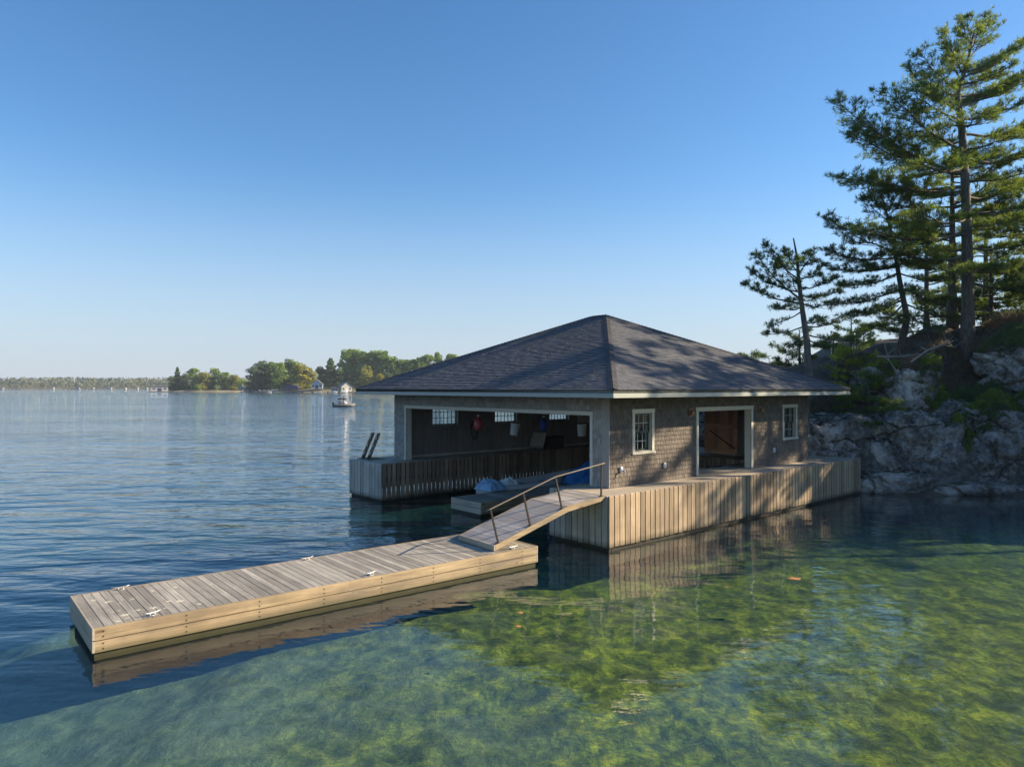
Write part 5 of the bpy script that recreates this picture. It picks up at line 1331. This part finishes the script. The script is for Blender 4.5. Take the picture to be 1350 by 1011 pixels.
# ------------------------------------------------------------------ the runabout out on the lake
p = at(440, 536, 157.0)
rb = thing('motor_boat', 'grey and white open motor boat with a dark canopy out on the lake', 'boat', (p.x, p.y, -0.05), R(8))
hull(4.7, 1.9, 0.62, 'hull', M['dead'], rb, 0.05)
mb = MB(); mb.box(0.1, 4.0, -0.72, 0.72, 0.42, 0.46); mb.build('floor', M['white'], rb)
mb = MB(); mb.add([(2.6, -0.75, 0.75), (2.6, 0.75, 0.75), (2.3, 0.7, 1.25), (2.3, -0.7, 1.25), (3.0, 0, 0.78)], [(0, 1, 2, 3), (0, 3, 2, 4)]); mb.build('windscreen', M['white'], rb)
mb = MB(); n = 7
V = [(0.9 + 1.9 * i / n, y, 1.85 + 0.10 * math.sin(math.pi * i / n) - abs(y) * 0.06) for i in range(n + 1) for y in (-0.85, 0, 0.85)]
mb.add(V, [(i * 3 + j, (i + 1) * 3 + j, (i + 1) * 3 + j + 1, i * 3 + j + 1) for i in range(n) for j in range(2)])
cn = mb.build('canopy', M['black'], rb, True); cn.modifiers.new('s', 'SOLIDIFY').thickness = 0.22
mb = MB()
for y in (-0.82, 0.82):
    for x in (1.0, 2.7): mb.tube([(1.9, y, 0.6), (x, y, 1.84)], 0.025, 6)
mb.build('canopy_frame', M['galv'], rb)
mb = MB(); mb.box(-0.35, 0.05, -0.2, 0.2, 0.45, 1.0); mb.box(-0.25, -0.05, -0.08, 0.08, -0.3, 0.45); mb.build('outboard_motor', M['black'], rb, bevel=0.06)
for x, y in ((1.3, -0.35), (2.0, 0.35)):
    mb = MB(); mb.box(x - 0.25, x + 0.25, y - 0.25, y + 0.25, 0.465, 0.85); mb.box(x - 0.3, x - 0.2, y - 0.25, y + 0.25, 0.851, 1.25); mb.build('seat', M['navy'], rb, bevel=0.05)
def person(label, loc, rz, shirt):
    t = thing('person', label, 'person', loc, rz)
    me = bpy.data.meshes.new('body')
    J = [(0, 0, 0.1), (0, 0, 0.35), (0, 0, 0.55), (0, 0, 0.68), (0.02, 0, 0.84), (0, 0.2, 0.56), (0.1, 0.24, 0.32), (0.32, 0.2, 0.28), (0, -0.2, 0.56), (0.1, -0.24, 0.32), (0.32, -0.2, 0.28), (0.42, 0.12, 0.12), (0.46, 0.12, -0.3), (0.42, -0.12, 0.12), (0.46, -0.12, -0.3)]
    E = [(0, 1), (1, 2), (2, 3), (3, 4), (2, 5), (5, 6), (6, 7), (2, 8), (8, 9), (9, 10), (0, 11), (11, 12), (0, 13), (13, 14)]
    rad = [.16, .15, .15, .055, .10, .07, .05, .04, .07, .05, .04, .08, .05, .08, .05]
    me.from_pydata(J, E, []); o = mesh_obj('body', me, shirt, t)
    sk = o.modifiers.new('skin', 'SKIN'); 
    for v, r1 in zip(me.skin_vertices[0].data if me.skin_vertices else [], rad): v.radius = (r1, r1)
    if not me.skin_vertices:
        pass
    o.modifiers.new('sub', 'SUBSURF').levels = 1
    h = MB(); h.lathe([(0, -0.13), (0.07, -0.1), (0.1, 0.0), (0.1, 0.08), (0.06, 0.14), (0, 0.15)], (0.02, 0, 0.87), 12); h.build('head', M['skin'], t, True)
    h = MB(); h.lathe([(0.108, 0.02), (0.11, 0.09), (0.07, 0.155), (0, 0.165)], (0.01, 0, 0.87), 12); h.build('hair', M['dark_wood'], t, True)
    return t
for (x, y, l_, m_) in ((1.3, -0.35, 'person in a dark shirt sitting at the helm of the motor boat', M['navy']), (2.0, 0.35, 'person in a red shirt sitting toward the bow of the motor boat', M['red'])):
    q = Matrix.Translation(rb.location) @ Matrix.Rotation(R(8), 4, 'Z') @ Vector((x, y, 0.86)); person(l_, q, R(8), m_)

# floating autumn leaves
for (px, py, s_, lab) in ((1047, 763, 0.10, 'large orange leaf clump floating in front of the far pier end'), (686, 808, 0.05, 'small yellow leaf floating near the gangway'), (683, 826, 0.05, 'second small yellow leaf floating nearer the viewer'), (957, 774, 0.05, 'thin yellow reed floating left of the orange leaf')):
    D = CH * F / (py - HY); q = at(px, py, D); n = 14; mb = MB()
    V = [(s_ * (1 + 0.35 * math.sin(5 * k / n * 6.283)) * math.cos(k / n * 6.283) * (1.0 if s_ < .1 else 1.4), s_ * (1 + 0.35 * math.cos(4 * k / n * 6.283)) * math.sin(k / n * 6.283) * (0.3 if px == 957 else 0.9), 0.012 + 0.02 * s_ * math.sin(k)) for k in range(n)]
    mb.add(V + [(a, b, c_ - 0.006) for a, b, c_ in V], [tuple(range(n)), tuple(range(2 * n - 1, n - 1, -1))] + [(k, n + k, n + (k + 1) % n, (k + 1) % n) for k in range(n)])
    o = mb.build('floating_leaf', M['orange']); o.location = (q.x, q.y, 0.004); tag(o, lab, 'leaf', 'leaves floating on the water')

# ------------------------------------------------------------------ haze
def haze():
    m = bpy.data.materials.new('haze'); m.use_nodes = True; nt = m.node_tree; nt.nodes.remove(nt.nodes['Principled BSDF'])
    v = nt.nodes.new('ShaderNodeVolumePrincipled'); v.inputs['Color'].default_value = (0.75, 0.86, 1.0, 1); v.inputs['Density'].default_value = 0.00012; v.inputs['Anisotropy'].default_value = 0.1
    nt.links.new(v.outputs[0], nt.nodes['Material Output'].inputs[1])
    mb = MB(); mb.box(-8000, 8000, -8000, 8000, -42, 60); o = mb.build('haze', m); tag(o, 'thin pale blue air over the whole lake', 'haze', None, 'stuff')
haze()
